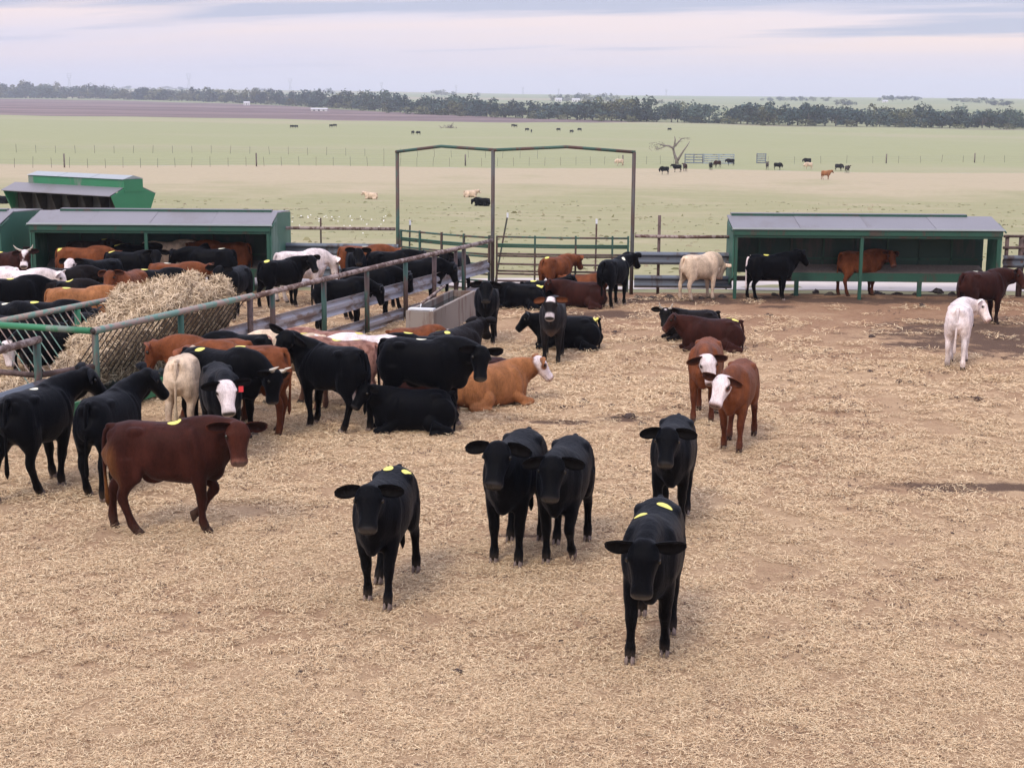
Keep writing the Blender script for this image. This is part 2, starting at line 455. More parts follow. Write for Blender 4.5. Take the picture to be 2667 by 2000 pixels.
DARKST = plain('dark_rod', (.035, .028, .026), rough=.6, var=.3)
TPOSTM = painted('t_post', (.055, .07, .06), (.10, .06, .05), rough=.7, amount=.5)
WOODP = painted('weathered_post', (.17, .14, .125), (.09, .07, .06), rough=.9, amount=.4)
WHITEP = plain('white_plastic', (.72, .74, .78), rough=.4, var=.1)
DGREY = painted('dark_frame', (.075, .075, .075), (.07, .045, .038), rough=.6, amount=.5, scale=8)
WIRE = plain('wire', (.20, .18, .17), rough=.5, var=.1)

def on_line(A, B, px, z):
    """the point of the level line A-B that stands at sight column px"""
    A = Vector(A); B = Vector(B); lo, hi = -1.5, 2.5
    f = lambda t: proj((A.lerp(B, t).x, A.lerp(B, t).y, z))[0] - px
    for _ in range(50):
        m = (lo + hi) / 2
        if (f(m) > 0) == (f(hi) > 0): hi = m
        else: lo = m
    p = A.lerp(B, (lo + hi) / 2); return Vector((p.x, p.y, z))

def X_at(px, y, z):
    d = sight(px, 700); return d.x / d.y * y
WPROF = [(0.0, -.155), (.028, -.15), (.07, -.11), (.075, -.08), (.02, -.03), (.018, .03), (.075, .08), (.07, .11), (.028, .15), (0.0, .155),
         (.003, .15), (.030, .143), (.066, .107), (.068, .083), (.012, .033), (.012, -.033), (.068, -.083), (.066, -.107), (.030, -.143), (.003, -.15)]
def wprof(flip=1.0): return [(a * flip, b) for a, b in WPROF]

def guard(A, B, z, mat, parent, flip=1.0, seg=3.8, off=0.0):
    """W-beam in bolted lengths, each lap a little proud of the next"""
    A = Vector(A); B = Vector(B); Ln = (B - A).length; n = max(1, round(Ln / seg)); d = (B - A) / n
    sd = d.normalized().cross(Vector((0, 0, 1)))
    for i in range(n):
        a = A + d * i; b = a + d * 1.02
        o = sd * (off + (.006 if i % 2 else 0.0) * flip)
        MB().extrude(wprof(flip), (a.x + o.x, a.y + o.y, z - .006 * (i % 2)), (b.x + o.x, b.y + o.y, z + .004 * ((i * 7) % 3 - 1))).build('guardrail', mat, parent)

# ------------------------------------------------------------------ divider fence and hay cradle
ZR = 1.31
C1 = Vector(at(247, 862, ZR)); C2 = Vector(at(652, 772, ZR)); PG = Vector(at(1281, 627, ZR))
D1 = Vector(at(0, 837, ZR)); D2 = Vector(at(432, 762, ZR))
fe = empty('pipe_fence', (C2.x, C2.y, 0)); tag(fe, 'rusty pipe fence with two galvanised guardrails running from hay feeder to gate', 'fence')
def fpart(mb, name, mat, parent, smooth=False):
    o = mb.build(name, mat, parent, smooth)
    o.matrix_parent_inverse = parent.matrix_basis.inverted(); return o
def childfix(root):
    for c in root.children:
        c.matrix_parent_inverse = root.matrix_basis.inverted()
st = on_line(C2, PG, 632, ZR)
bend = C2.lerp(PG, .5) + Vector((0, 0, .012))
MB().tube([tuple(st + Vector((0, 0, -.02))), tuple(C2.lerp(PG, .2)), tuple(bend), tuple(C2.lerp(PG, .8)), tuple(PG)], .05, n=12).build('top_rail', RUST, fe, True)
for px in (709, 843, 955, 1056, 1131, 1187, 1208):
    p = on_line(C2, PG, px, ZR)
    MB().tube([(p.x, p.y, -.1), (p.x, p.y, ZR - .045)], .05 if px not in (1187,) else .042, n=12).build('post', POSTM if px not in (1187, 1131) else RUSTD, fe, True)
dirf = (PG - C2).normalized(); perp = Vector((-dirf.y, dirf.x, 0))     # towards the far pen
g0 = C2 + perp * .052 - dirf * .9; g1 = PG + perp * .052 - dirf * .06
guard(g0, g1, .70, GALV, fe, flip=-1.0)
guard(g0 + dirf * 2.0, g1 - dirf * .1, .145, GALV, fe, flip=-1.0)
childfix(fe)

fd = empty('hay_feeder', (C1.x, C1.y, 0)); tag(fd, 'long green pipe hay cradle with slanted rods, full of straw hay', 'feeder')
fdir = (C2 - C1).normalized(); fperp = Vector((-fdir.y, fdir.x, 0))
DW = abs((D1 - C1).dot(fperp)); D0 = C1 + fperp * DW - fdir * .15; D3 = C2 + fperp * DW
MB().tube([tuple(C1 - fdir * .05), tuple(C1.lerp(C2, .5)), tuple(C2 + fdir * .06)], .054, n=14, caps=False).build('top_rail', RAIL, fd, True)
MB().tube([tuple(C1 + fdir * .0), tuple(C1 - fdir * .052)], .043, n=14).build('pipe_mouth', DARKST, fd, True)
MB().tube([tuple(D0), tuple(D0.lerp(D3, .5)), tuple(D3)], .05, n=14).build('top_rail', RAIL, fd, True)
e0 = C1 + Vector((-.05, .03, -.005)); e1 = Vector(at(-60, 843, ZR))
MB().tube([tuple(e0), tuple(e1)], .05, n=14).build('end_rail', GREENB, fd, True)
for p, mt in ((C1, POSTM), (on_line(C1, C2, 470, ZR), GREEN), (C2 + fdir * -.02, RUSTD)):
    MB().tube([(p.x, p.y, -.1), (p.x, p.y, ZR - .05)], .052, n=12).build('post', mt, fd, True)
p = on_line(D0, D3, 201, ZR); MB().tube([(p.x, p.y, -.1), (p.x, p.y, ZR - .05)], .052, n=12).build('post', GREENB, fd, True)
ln = (C2 - C1).length
nrod = 27
for i in range(nrod):
    a = C1 + fdir * (.12 + (ln - .3) * i / (nrod - 1)); b = a + fperp * (DW * .40) - fdir * .0
    MB().tube([(a.x, a.y, ZR - .03), (b.x, b.y, .33)], .0095, n=6).build('rod', DARKST, fd)
    a = D0 + fdir * (.10 + (ln - .1) * i / (nrod - 1)); b = a - fperp * (DW * .40)
    MB().tube([(a.x, a.y, ZR - .03), (b.x, b.y, .33)], .0095, n=6).build('rod', RAIL if i < 14 else DARKST, fd)
# pan under the cradle
pa = C1 - fdir * 1.55 + fperp * .05; pb = C2 + fdir * .1; pl = (pb - pa).length
ang = math.atan2(fdir.y, fdir.x)
for off, nm in ((.0, 'pan_side'), (DW - .06, 'pan_side')):
    c = (pa + pb) / 2 + fperp * off; MB().box((c.x, c.y, .19), (pl, .05, .26), ang).build(nm, GREENB, fd)
c = pa + fperp * DW / 2; MB().box((c.x, c.y, .19), (.05, DW + .1, .26), ang).build('pan_end', GREENB, fd)
c = (pa + pb) / 2 + fperp * DW / 2; MB().box((c.x, c.y, .10), (pl - .06, DW - .1, .05), ang).build('pan_floor', GREEN, fd)
for k in (0.05, .5, .95):
    c = pa.lerp(pb, k) + fperp * DW / 2; MB().box((c.x, c.y, .035), (.12, DW, .07), ang).build('skid', RUSTD, fd)
childfix(fd)

# hay in the cradle
def hay_height(s, w):
    """s along the cradle in m, w across 0..1"""
    t = s / ln
    h = .36 + .72 * _ss(-.02, .40, t) + .40 * _ss(.46, .58, t) + .10 * math.exp(-((t - .85) / .08) ** 2)
    h -= 1.15 * _ss(1.00, 1.10, t)
    e = abs(w - .5) * 2
    h *= 1 - .22 * _ss(.55, 1.0, e)
    h += .09 * math.sin(s * 4.3 + 2 * w) * _ss(.2, .5, t) + .06 * math.sin(s * 7 + 3 * w * 5) + .05 * math.sin(s * 13.1 + w * 9 + 1) + .045 * math.sin(w * 17 - s * 5)
    return max(.24, h)
HAYM = None
def straw_material(name, lo, hi, dark):
    m, nt, b = _nt(name)
    ge = N(nt, 'ShaderNodeNewGeometry')
    r = ramp(nt, [(0.0, dark), (.28, lo), (.75, hi), (1.0, tuple(min(1, k * 1.12) for k in hi))]); L(nt, ge.outputs['Random Per Island'], r.inputs[0])
    n = N(nt, 'ShaderNodeTexNoise', i_Scale=.7, i_Detail=3.0); L(nt, ge.outputs['Position'], n.inputs['Vector'])
    L(nt, mixc(nt, math_(nt, 'MULTIPLY', n.outputs['Fac'], .5), r.outputs[0], tuple(k * .8 for k in lo)), b.inputs['Base Color'])
    b.inputs['Roughness'].default_value = .75; b.inputs['Specular IOR Level'].default_value = .25
    return m
STRAWM = straw_material('straw', (.57, .39, .225), (.95, .76, .50), (.17, .092, .052))
HAYM = straw_material('hay', (.50, .375, .24), (.86, .70, .50), (.14, .09, .055))
def ribbons(P, D, U, ln_, wd, curl):
    """bent flat stalks: P centre, D direction, U bend direction (all n x 3)"""
    n = len(P)
    S = np.cross(D, U); S /= np.linalg.norm(S, axis=1)[:, None] + 1e-9
    h = (ln_ * .5)[:, None]; w = (wd * .5)[:, None]; c = (curl * ln_)[:, None]
    pts = [P - D * h - U * c, P + S * (c * .6) * np.sign(rng.normal(size=(n, 1))), P + D * h - U * c * rng.uniform(-1, 1, (n, 1))]
    V = np.empty((n, 6, 3))
    for i, q in enumerate(pts):
        V[:, 2 * i] = q - S * w; V[:, 2 * i + 1] = q + S * w
    k = np.arange(n)[:, None] * 6
    F = np.concatenate([k + np.array([[0, 1, 3, 2]]), k + np.array([[2, 3, 5, 4]])])
    return V.reshape(-1, 3), F
def hay():
    ns, nw = 110, 26
    V = []; F = []
    s0, s1 = -1.45, ln + .55
    base_ = C1 + fperp * .02
    for i in range(ns + 1):
        s = s0 + (s1 - s0) * i / ns
        for j in range(nw + 1):
            w = j / nw
            vsh = .34 * (1 - abs(2 * w - 1))
            z = hay_height(s, w)
            lo = min(.44, max(.08, .48 - .36 * (z - .25)))           # the heap keeps inside the leaning rods
            lo = lo if s > .25 else .06
            ac = lo + (1 - 2 * lo) * w
            if j in (0, nw): z = .25; ac = (.38 if j == 0 else .62) if s > .25 else ac
            p = base_ + fdir * s + fperp * (DW * ac)
            V.append((p.x + rng.normal() * .015, p.y + rng.normal() * .015, z + rng.normal() * .02))
    for i in range(ns):
        for j in range(nw): F.append((i * (nw + 1) + j, (i + 1) * (nw + 1) + j, (i + 1) * (nw + 1) + j + 1, i * (nw + 1) + j + 1))
    for i0 in (0, ns):
        pass
    V = np.array(V); F = np.array(F)
    core = np_mesh('hay_core', V, F, plain('hay_body', (.20, .135, .08), rough=.95, var=.35, scale=16))
    o = obj_from('hay_heap', core); tag(o, 'heap of loose pale straw hay piled in the green cradle feeder', 'hay')
    n = 46000
    f = rng.integers(0, len(F), n); a = V[F[f, 0]]; b_ = V[F[f, 1]]; c_ = V[F[f, 2]]; d_ = V[F[f, 3]]
    area = np.linalg.norm(np.cross(b_ - a, d_ - a), axis=1); keep = rng.uniform(size=n) < np.clip(area / .012, .25, 1); f = f[keep]; a, b_, c_, d_ = a[keep], b_[keep], c_[keep], d_[keep]
    n = len(f); u = rng.uniform(size=(n, 1)); v = rng.uniform(size=(n, 1))
    P = a * (1 - u) * (1 - v) + b_ * u * (1 - v) + c_ * u * v + d_ * (1 - u) * v
    nr = np.cross(b_ - a, d_ - a); nr /= np.linalg.norm(nr, axis=1)[:, None] + 1e-9
    nr[nr[:, 2] < 0] *= 1
    D = rng.normal(size=(n, 3)); D -= nr * (D * nr).sum(1)[:, None] * .65; D[:, 2] -= .25 * (np.abs(nr[:, 2]) < .5); D /= np.linalg.norm(D, axis=1)[:, None]
    VV, FF = ribbons(P + nr * rng.uniform(0, .05, (n, 1)), D, nr, rng.uniform(.08, .24, n), rng.uniform(.005, .011, n), rng.uniform(0, .22, n))
    s_ = obj_from('hay_stalks', np_mesh('hay_stalks', VV, FF, HAYM), o); s_['kind'] = 'stuff'
    return o
hay()

# ------------------------------------------------------------------ rusty rails beside the cradle, left edge
P2 = Vector(at(95, 886, ZR)); P3 = P2 + (Vector(at(0, 912, ZR)) - P2) * 4.2
lf = empty('side_fence', (P2.x, P2.y, 0)); tag(lf, 'rusty pipe fence with dark guardrail beside the end of the hay feeder', 'fence')
MB().tube([tuple(P2 + (P2 - P3).normalized() * .06), tuple(P2.lerp(P3, .5)), tuple(P3)], .055, n=12).build('top_rail', RUST, lf, True)
MB().tube([(P2.x, P2.y, -.1), (P2.x, P2.y, ZR - .05)], .056, n=12).build('post', POSTM, lf, True)
MB().tube([(P3.x, P3.y, -.1), (P3.x, P3.y, ZR - .05)], .056, n=12).build('post', POSTM, lf, True)
MB().tube([(C1.x - .045, C1.y - .03, .78), (P2.x + .03, P2.y + .05, .80)], .045, n=12).build('middle_rail', RUSTD, lf, True)
q = Vector(at(-70, 962, .82)); MB().tube([(P2.x - .04, P2.y, .80), tuple(q)], .042, n=12).build('middle_rail', RUSTD, lf, True)
guard(P2 + Vector((.08, 0, 0)), P3 + Vector((.08, 0, 0)), .60, GALVD, lf, flip=-1.0, seg=4)
childfix(lf)

# ------------------------------------------------------------------ gate frame and gates
ZT = 1.43
GL = Vector(at(1036, 597, ZT)); GM = Vector((PG.x + .02, PG.y + .06, 0)); GR = Vector(at(1647, 615, ZT))
for g in (GL, GR): g.z = 0
def ztop(p, py): return CAM_H + (sight(*[proj((p.x, p.y, 3.4))[0], py]).z) * (p.y / sight(proj((p.x, p.y, 3.4))[0], py).y)
zl, zm, zr = ztop(GL, 396), ztop(GM, 391), ztop(GR, 397)
gf = empty('gate_frame', (GM.x, GM.y, 0)); tag(gf, 'tall rusty pipe gate frame of three posts under a double-peaked header', 'gate frame')
for p, z in ((GL, zl), (GM, zm), (GR, zr)):
    MB().tube([(p.x, p.y, -.1), (p.x, p.y, 1.2), (p.x, p.y, z)], .046, n=12).build('post', DGREY if p is not GL else POSTM, gf, True)
a1 = GL.lerp(GM, .47); a2 = GM.lerp(GR, .52)
MB().tube([(GL.x - .03, GL.y, zl), (a1.x, a1.y, (zl + zm) / 2 + .11), (GM.x, GM.y, zm)], .04, n=10).build('header', POSTM, gf, True)
MB().tube([(GM.x, GM.y, zm - .004), (a2.x, a2.y, (zm + zr) / 2 + .10), (GR.x + .03, GR.y, zr)], .04, n=10).build('header', POSTM, gf, True)
childfix(gf)
def tube_gate(A, B, label, mats, heights, stays):
    g = empty('tube_gate', (A.x, A.y, 0)); tag(g, label, 'gate')
    A = A + (B - A).normalized() * .10; B2 = B - (B - A).normalized() * .10
    for i, h in enumerate(heights):
        r = .024
        sag = Vector((0, 0, -.012))
        a = Vector((A.x, A.y, h)); b = Vector((B2.x, B2.y, h - .03)); MB().tube([tuple(a), tuple(a.lerp(b, .5) + sag), tuple(b)], r, n=8).build('gate_rail', mats[min(i, len(mats) - 1)], g, True)
    for t in [0, 1] + stays:
        p = A.lerp(B2, t); MB().box((p.x, p.y - .0, (heights[0] + heights[-1]) / 2 - .02), (.045, .05, heights[0] - heights[-1] + .09), math.atan2(B.y - A.y, B.x - A.x)).build('gate_stile', POSTM, g)
    childfix(g)
GH = [1.40, 1.215, 1.165, .99, .935, .74, .57, .50, .33, .26, .12]
tube_gate(GM, GR, 'rusty eleven-rail tube gate closed under the right bay of the frame', [POSTM, GREEN, GREEN, RUSTD], GH, [.29, .60, .88])
tube_gate(GL, GM, 'green tube gate closed between the shorter bay posts behind the water trough', [POSTM, GREEN, GREEN, POSTM], GH, [.22, .47, .72])

# ------------------------------------------------------------------ back fence of pipe and guardrail
def back_fence(A, B, label, posts):
    f = empty('back_fence', (A.x, A.y, 0)); tag(f, label, 'fence')
    a, b = A, B
    MB().tube([(a.x, a.y, ZT), (a.lerp(b, .5).x, a.lerp(b, .5).y, ZT - .015), (b.x, b.y, ZT)], .042, n=10).build('top_rail', RUST, f, True)
    guard(a + Vector((0, -.05, 0)), b + Vector((0, -.05, 0)), .90, GALVD, f, flip=1.0)
    guard(a + Vector((0, -.05, 0)), b + Vector((0, -.05, 0)), .33, GALVD, f, flip=1.0)
    for t, h in posts:
        p = a.lerp(b, t); MB().tube([(p.x, p.y + .06, -.1), (p.x, p.y + .06, h)], .038, n=10).build('post', RUSTD, f, True)
    childfix(f)
bl = Vector((-11.5, 39.3, 0))
back_fence(bl, GL - Vector((.06, 0, 0)), 'back fence of pipe and dark guardrail between the green shed and gate frame', [(.3, ZT - .04), (.62, ZT - .04)])
br = Vector((X_at(1901, 37.2, 0), 37.2, 0))
back_fence(GR + Vector((.06, 0, 0)), br, 'back fence of pipe and dark guardrail between the gate frame and calf shed', [(.255, 1.93)])
rr0 = Vector((X_at(2609, 37.3, 0), 37.3, 0)); rr1 = Vector((15.5, 37.5, 0))
def corner():
    f = empty('corner_fence', (rr0.x, rr0.y, 0)); tag(f, 'dark pipe corner fence right behind the shed end with four rails', 'fence')
    for h in (1.48, 1.20, .48): MB().tube([(rr0.x, rr0.y, h), (rr1.x, rr1.y, h)], .035, n=8).build('rail', RUSTD, f, True)
    guard(rr0, rr1, .86, GALVD, f, flip=1.0)
    for t in (.03, .21, .5, .8): p = rr0.lerp(rr1, t); MB().tube([(p.x, p.y + .05, -.1), (p.x, p.y + .05, 1.5)], .05, n=8).build('post', RUSTD, f, True)
    childfix(f)
corner()
def right_fence():
    A = Vector(at(2652, 772)); B = Vector((A.x + 1.9, A.y - 14, 0))
    f = empty('panel_fence', (A.x, A.y, 0)); tag(f, 'weathered pipe panel fence closing the side of the yard by the shed', 'fence')
    MB().tube([(A.x, A.y, -.1), (A.x, A.y, 1.5)], .075, n=12).build('post', RUSTD, f, True)
    for h in (1.40, 1.08, .78, .48, .22): MB().tube([(A.x + .05, A.y - .05, h), (B.x, B.y, h)], .032, n=8).build('rail', GALV, f, True)
    for t in (.2, .4, .6, .8, 1.0): p = A.lerp(B, t); MB().tube([(p.x + .08, p.y, -.1), (p.x + .08, p.y, 1.5)], .05, n=8).build('post', RUSTD, f, True)
    childfix(f)
right_fence()
def left_corner():
    A = Vector(at(44, 596, 1.45)); A.z = 0
    f = empty('short_fence', (A.x, A.y, 0)); tag(f, 'short rusty fence post with rails in front of the cut-off green shed', 'fence')
    MB().box((A.x, A.y, .70), (.13, .13, 1.55)).build('post', RUSTD, f)
    for h in (1.36, .98, .55): MB().tube([(A.x - .05, A.y, h), (A.x - 3.2, A.y - .9, h - .06)], .04, n=8).build('rail', RUST, f, True)
    MB().tube([(A.x + .07, A.y, .98), (A.x + .62, A.y + .4, .95)], .03, n=8).build('rail', RUSTD, f, True)
    for t in (.6, 1.0): MB().tube([(A.x - 3.2 * t, A.y - .9 * t, -.1), (A.x - 3.2 * t, A.y - .9 * t, 1.32)], .05, n=8).build('post', POSTM, f, True)
    childfix(f)
left_corner()

# ------------------------------------------------------------------ water trough
def trough():
    zt = .60
    A = Vector(at(1129, 812, zt)); B = Vector(at(1240, 757, zt)); Cn = Vector(at(1060, 808, zt))
    d = (B - A).normalized(); w = (Cn - A).length; pr = Vector((-d.y, d.x, 0)); Ln = (B - A).length
    rz = math.atan2(d.y, d.x)
    t = empty('water_trough', (A.x, A.y, 0)); tag(t, 'long stained concrete water trough beside the pipe fence and gate', 'trough')
    th = .07
    for off, nm in ((th / 2, 'side_wall'), (w - th / 2, 'side_wall')):
        c = (A + B) / 2 + pr * off; mb = MB(); mb.box((c.x, c.y, zt / 2), (Ln, th, zt), rz); mb.build(nm, CONC, t)
    for k in (0.0, 1.0):
        c = A.lerp(B, k) + d * (th / 2 if k == 0 else -th / 2) + pr * w / 2; MB().box((c.x, c.y, zt / 2 - .003), (th, w - 2 * th, zt - .006), rz).build('end_wall', CONC, t)
    c = (A + B) / 2 + pr * w / 2
    MB().box((c.x, c.y, .10), (Ln - .02, w - .02, .08), rz).build('floor', CONC, t)
    wm, nt, b = _nt('water'); b.inputs['Base Color'].default_value = (.012, .022, .022, 1); b.inputs['Roughness'].default_value = .06
    MB().box((c.x, c.y, .46), (Ln - 2 * th, w - 2 * th, .02), rz).build('water', wm, t)
    p0 = A + pr * w * .62 + d * .35; p1 = A + pr * w * .95 + d * (Ln * .82)
    MB().tube([(p0.x, p0.y, zt + .10), (p1.x, p1.y, zt + .16)], .03, n=8).build('guard_pipe', RUST, t, True)
    MB().tube([(p0.x, p0.y, zt + .10), (p0.x - .03, p0.y, zt - .03)], .012, n=6).build('fill_pipe', WHITEP, t, True)
    c = A + pr * w * .52 + d * .20; MB().box((c.x, c.y, zt + .016), (.20, w * .90, .03), rz).build('float_cover', WHITEP, t)
    c = A + pr * w * .25 + d * .55; MB().box((c.x, c.y, zt - .06), (.22, .16, .06), rz + .2).build('float', WHITEP, t)
    childfix(t)
trough()

# ------------------------------------------------------------------ green feeding sheds
TRIM = plain('pale_trim', (.36, .42, .43), rough=.4, var=.06)
def shed(name, label, x0, x1, y, depth, posts, closed, bunk, eave=1.66, slope=.25, rz=0.0, capx=(.5, .9)):
    """open-fronted shed: front at y, x0..x1"""
    s = empty(name, ((x0 + x1) / 2, y, 0)); tag(s, label, 'shed')
    W = x1 - x0; cx = (x0 + x1) / 2; zb = eave + slope; yr = y + 1.0
    # front roof slope in sheets
    n = 4
    for i in range(n):
        a = x0 - .04 + (W + .08) * i / n; b = x0 - .04 + (W + .08) * (i + 1) / n - .006
        k = .004 * (i % 2)
        MB().add([(a, y - .10, eave + .02 + k), (b, y - .10, eave + .02 + k), (b, yr, zb + k), (a, yr, zb + k), (a, y - .10, eave + .045 + k), (b, y - .10, eave + .045 + k), (b, yr, zb + .025 + k), (a, yr, zb + .025 + k)],
                 [(0, 1, 2, 3), (4, 5, 6, 7), (0, 1, 5, 4), (1, 2, 6, 5), (2, 3, 7, 6), (3, 0, 4, 7)]).build('roof_sheet', ROOF, s)
    MB().box((cx, y - .115, eave + .035), (W + .10, .03, .035)).build('eave_trim', TRIM, s)
    yb = y + depth
    if depth > 1.6:
        MB().add([(x0, yr + .02, zb - .02), (x1, yr + .02, zb - .02), (x1, yb, eave + .12), (x0, yb, eave + .12), (x0, yr + .02, zb + .005), (x1, yr + .02, zb + .005), (x1, yb, eave + .145), (x0, yb, eave + .145)],
                 [(0, 1, 2, 3), (4, 5, 6, 7), (0, 1, 5, 4), (1, 2, 6, 5), (2, 3, 7, 6), (3, 0, 4, 7)]).build('back_roof', ROOF, s)
    cap = MB().box((x0 + W * .03 + W * capx[0], yr + .06, zb + .05), (W * capx[1], .20, .045)).build('ridge_cap', ROOF, s)
    MB().box((x0 + W * .03 + W * capx[0], yr - .055, zb + .035), (W * capx[1], .03, .05)).build('ridge_flashing', GREEN, cap)
    MB().box((cx, y - .06, eave - .055), (W + .02, .06, .13)).build('fascia', GREEN, s)
    MB().box((cx, y - .035, eave - .15), (W - .02, .04, .06)).build('lintel', GREEN, s)
    for px in posts: MB().box((px, y - .01, (eave - .12) / 2), (.075, .075, eave - .12)).build('post', GREEN, s)
    # back wall of framed panels
    ywall = y + min(depth, 1.25); zlo = .50 if bunk else .12
    npan = max(4, round(W / .78))
    for i in range(npan):
        a = x0 + .03 + (W - .06) * i / npan; b = x0 + .03 + (W - .06) * (i + 1) / npan
        pn = MB().box(((a + b) / 2, ywall, (zlo + eave + .15) / 2), (b - a - .02, .03, eave + .15 - zlo)).build('back_panel', INNER, s)
        MB().box((a, ywall - .03, (zlo + eave + .1) / 2), (.045, .05, eave + .1 - zlo)).build('rib', GREEN if i % 2 else INNER, pn)
    MB().box((cx, ywall - .04, .86), (W - .08, .03, .05)).build('girt', GREEN, s)
    for side, xx in (('l', x0), ('r', x1)):
        if side not in closed: continue
        prof = [(y - .02, zlo if bunk else .1), (y - .02, eave - .01), (yr, zb - .015)] + ([(yb, eave + .11), (yb, .1)] if depth > 1.6 else [(yr + .02, .1)])
        m = len(prof); t = .035
        vs = [(xx - t / 2, a, b) for a, b in prof] + [(xx + t / 2, a, b) for a, b in prof]
        MB().add(vs, [tuple(range(m)), tuple(range(m, 2 * m))[::-1]] + [(i, (i + 1) % m, m + (i + 1) % m, m + i) for i in range(m)]).build('end_wall', GREENW, s)
    if bunk:
        bx0, bx1 = x0 + W * bunk[0], x0 + W * bunk[1]
        bf = MB().box(((bx0 + bx1) / 2, y + .62, .47), (bx1 - bx0, .03, .20)).build('bunk_front', GREEN, s)
        MB().box(((bx0 + bx1) / 2, y + .92, .42), (bx1 - bx0 - .02, .56, .03)).build('bunk_floor', BINM, s)
        MB().add([(bx0, y + .66, .55), (bx1, y + .66, .55), (bx1, ywall - .06, .72), (bx0, ywall - .06, .72)], [(0, 1, 2, 3)]).build('feed_bed', plain('feed', (.15, .125, .11), rough=.95, var=.3, scale=20), s)
        for k in bunk[2]: MB().box((x0 + W * k, y + .64, .20), (.10, .08, .42)).build('bunk_leg', GREEN, bf)
        MB().box((cx, ywall - .1, .36), (W - .1, .1, .12)).build('sill_beam', RUSTD, s)
    for k in (0, 1):
        xx = (x0, x1)[k]; sg = (-1, 1)[k]
        MB().tube([(xx + sg * .06, y - .14, eave - .02), (xx + sg * .07, y + .5, eave + .14)], .02, n=6).build('latch_bar', GREEN, s, True)
    childfix(s)
    return s
GREENW = painted('end_wall_green', (.036, .125, .09), (.12, .20, .165), rough=.6, amount=.25, scale=2.2, streak=(1, 1, .4))
YS = 36.55
shed('feed_shed', 'long green open-fronted feed shed with grey roof behind the crowded left pen', X_at(84, YS, 0), X_at(707, YS, 0), YS, 3.2, [X_at(88, YS, 0) + .04, X_at(384, YS, 0), X_at(703, YS, 0) - .02], 'lr', (.02, .98, (.1, .5, .9)))
shed('feed_shed', 'green open-fronted calf feed shed with grey roof and raised feed bunk on legs', X_at(1908, YS, 0), X_at(2603, YS, 0), YS, 1.3, [X_at(1915, YS, 0), X_at(2241, YS, 0), X_at(2596, YS, 0)], 'lr', (.24, .98, (.26, .73, .97)), capx=(.43, .90))
shed('feed_shed', 'green feed shed cut off by the picture edge, only roof end and end wall showing', X_at(5, YS - .3, 0) - 6.4, X_at(5, YS - .3, 0), YS - .3, 3.4, [X_at(5, YS, 0) - 6.3, X_at(5, YS, 0) - .05], 'r', (.02, .98, (.1, .5, .9)))

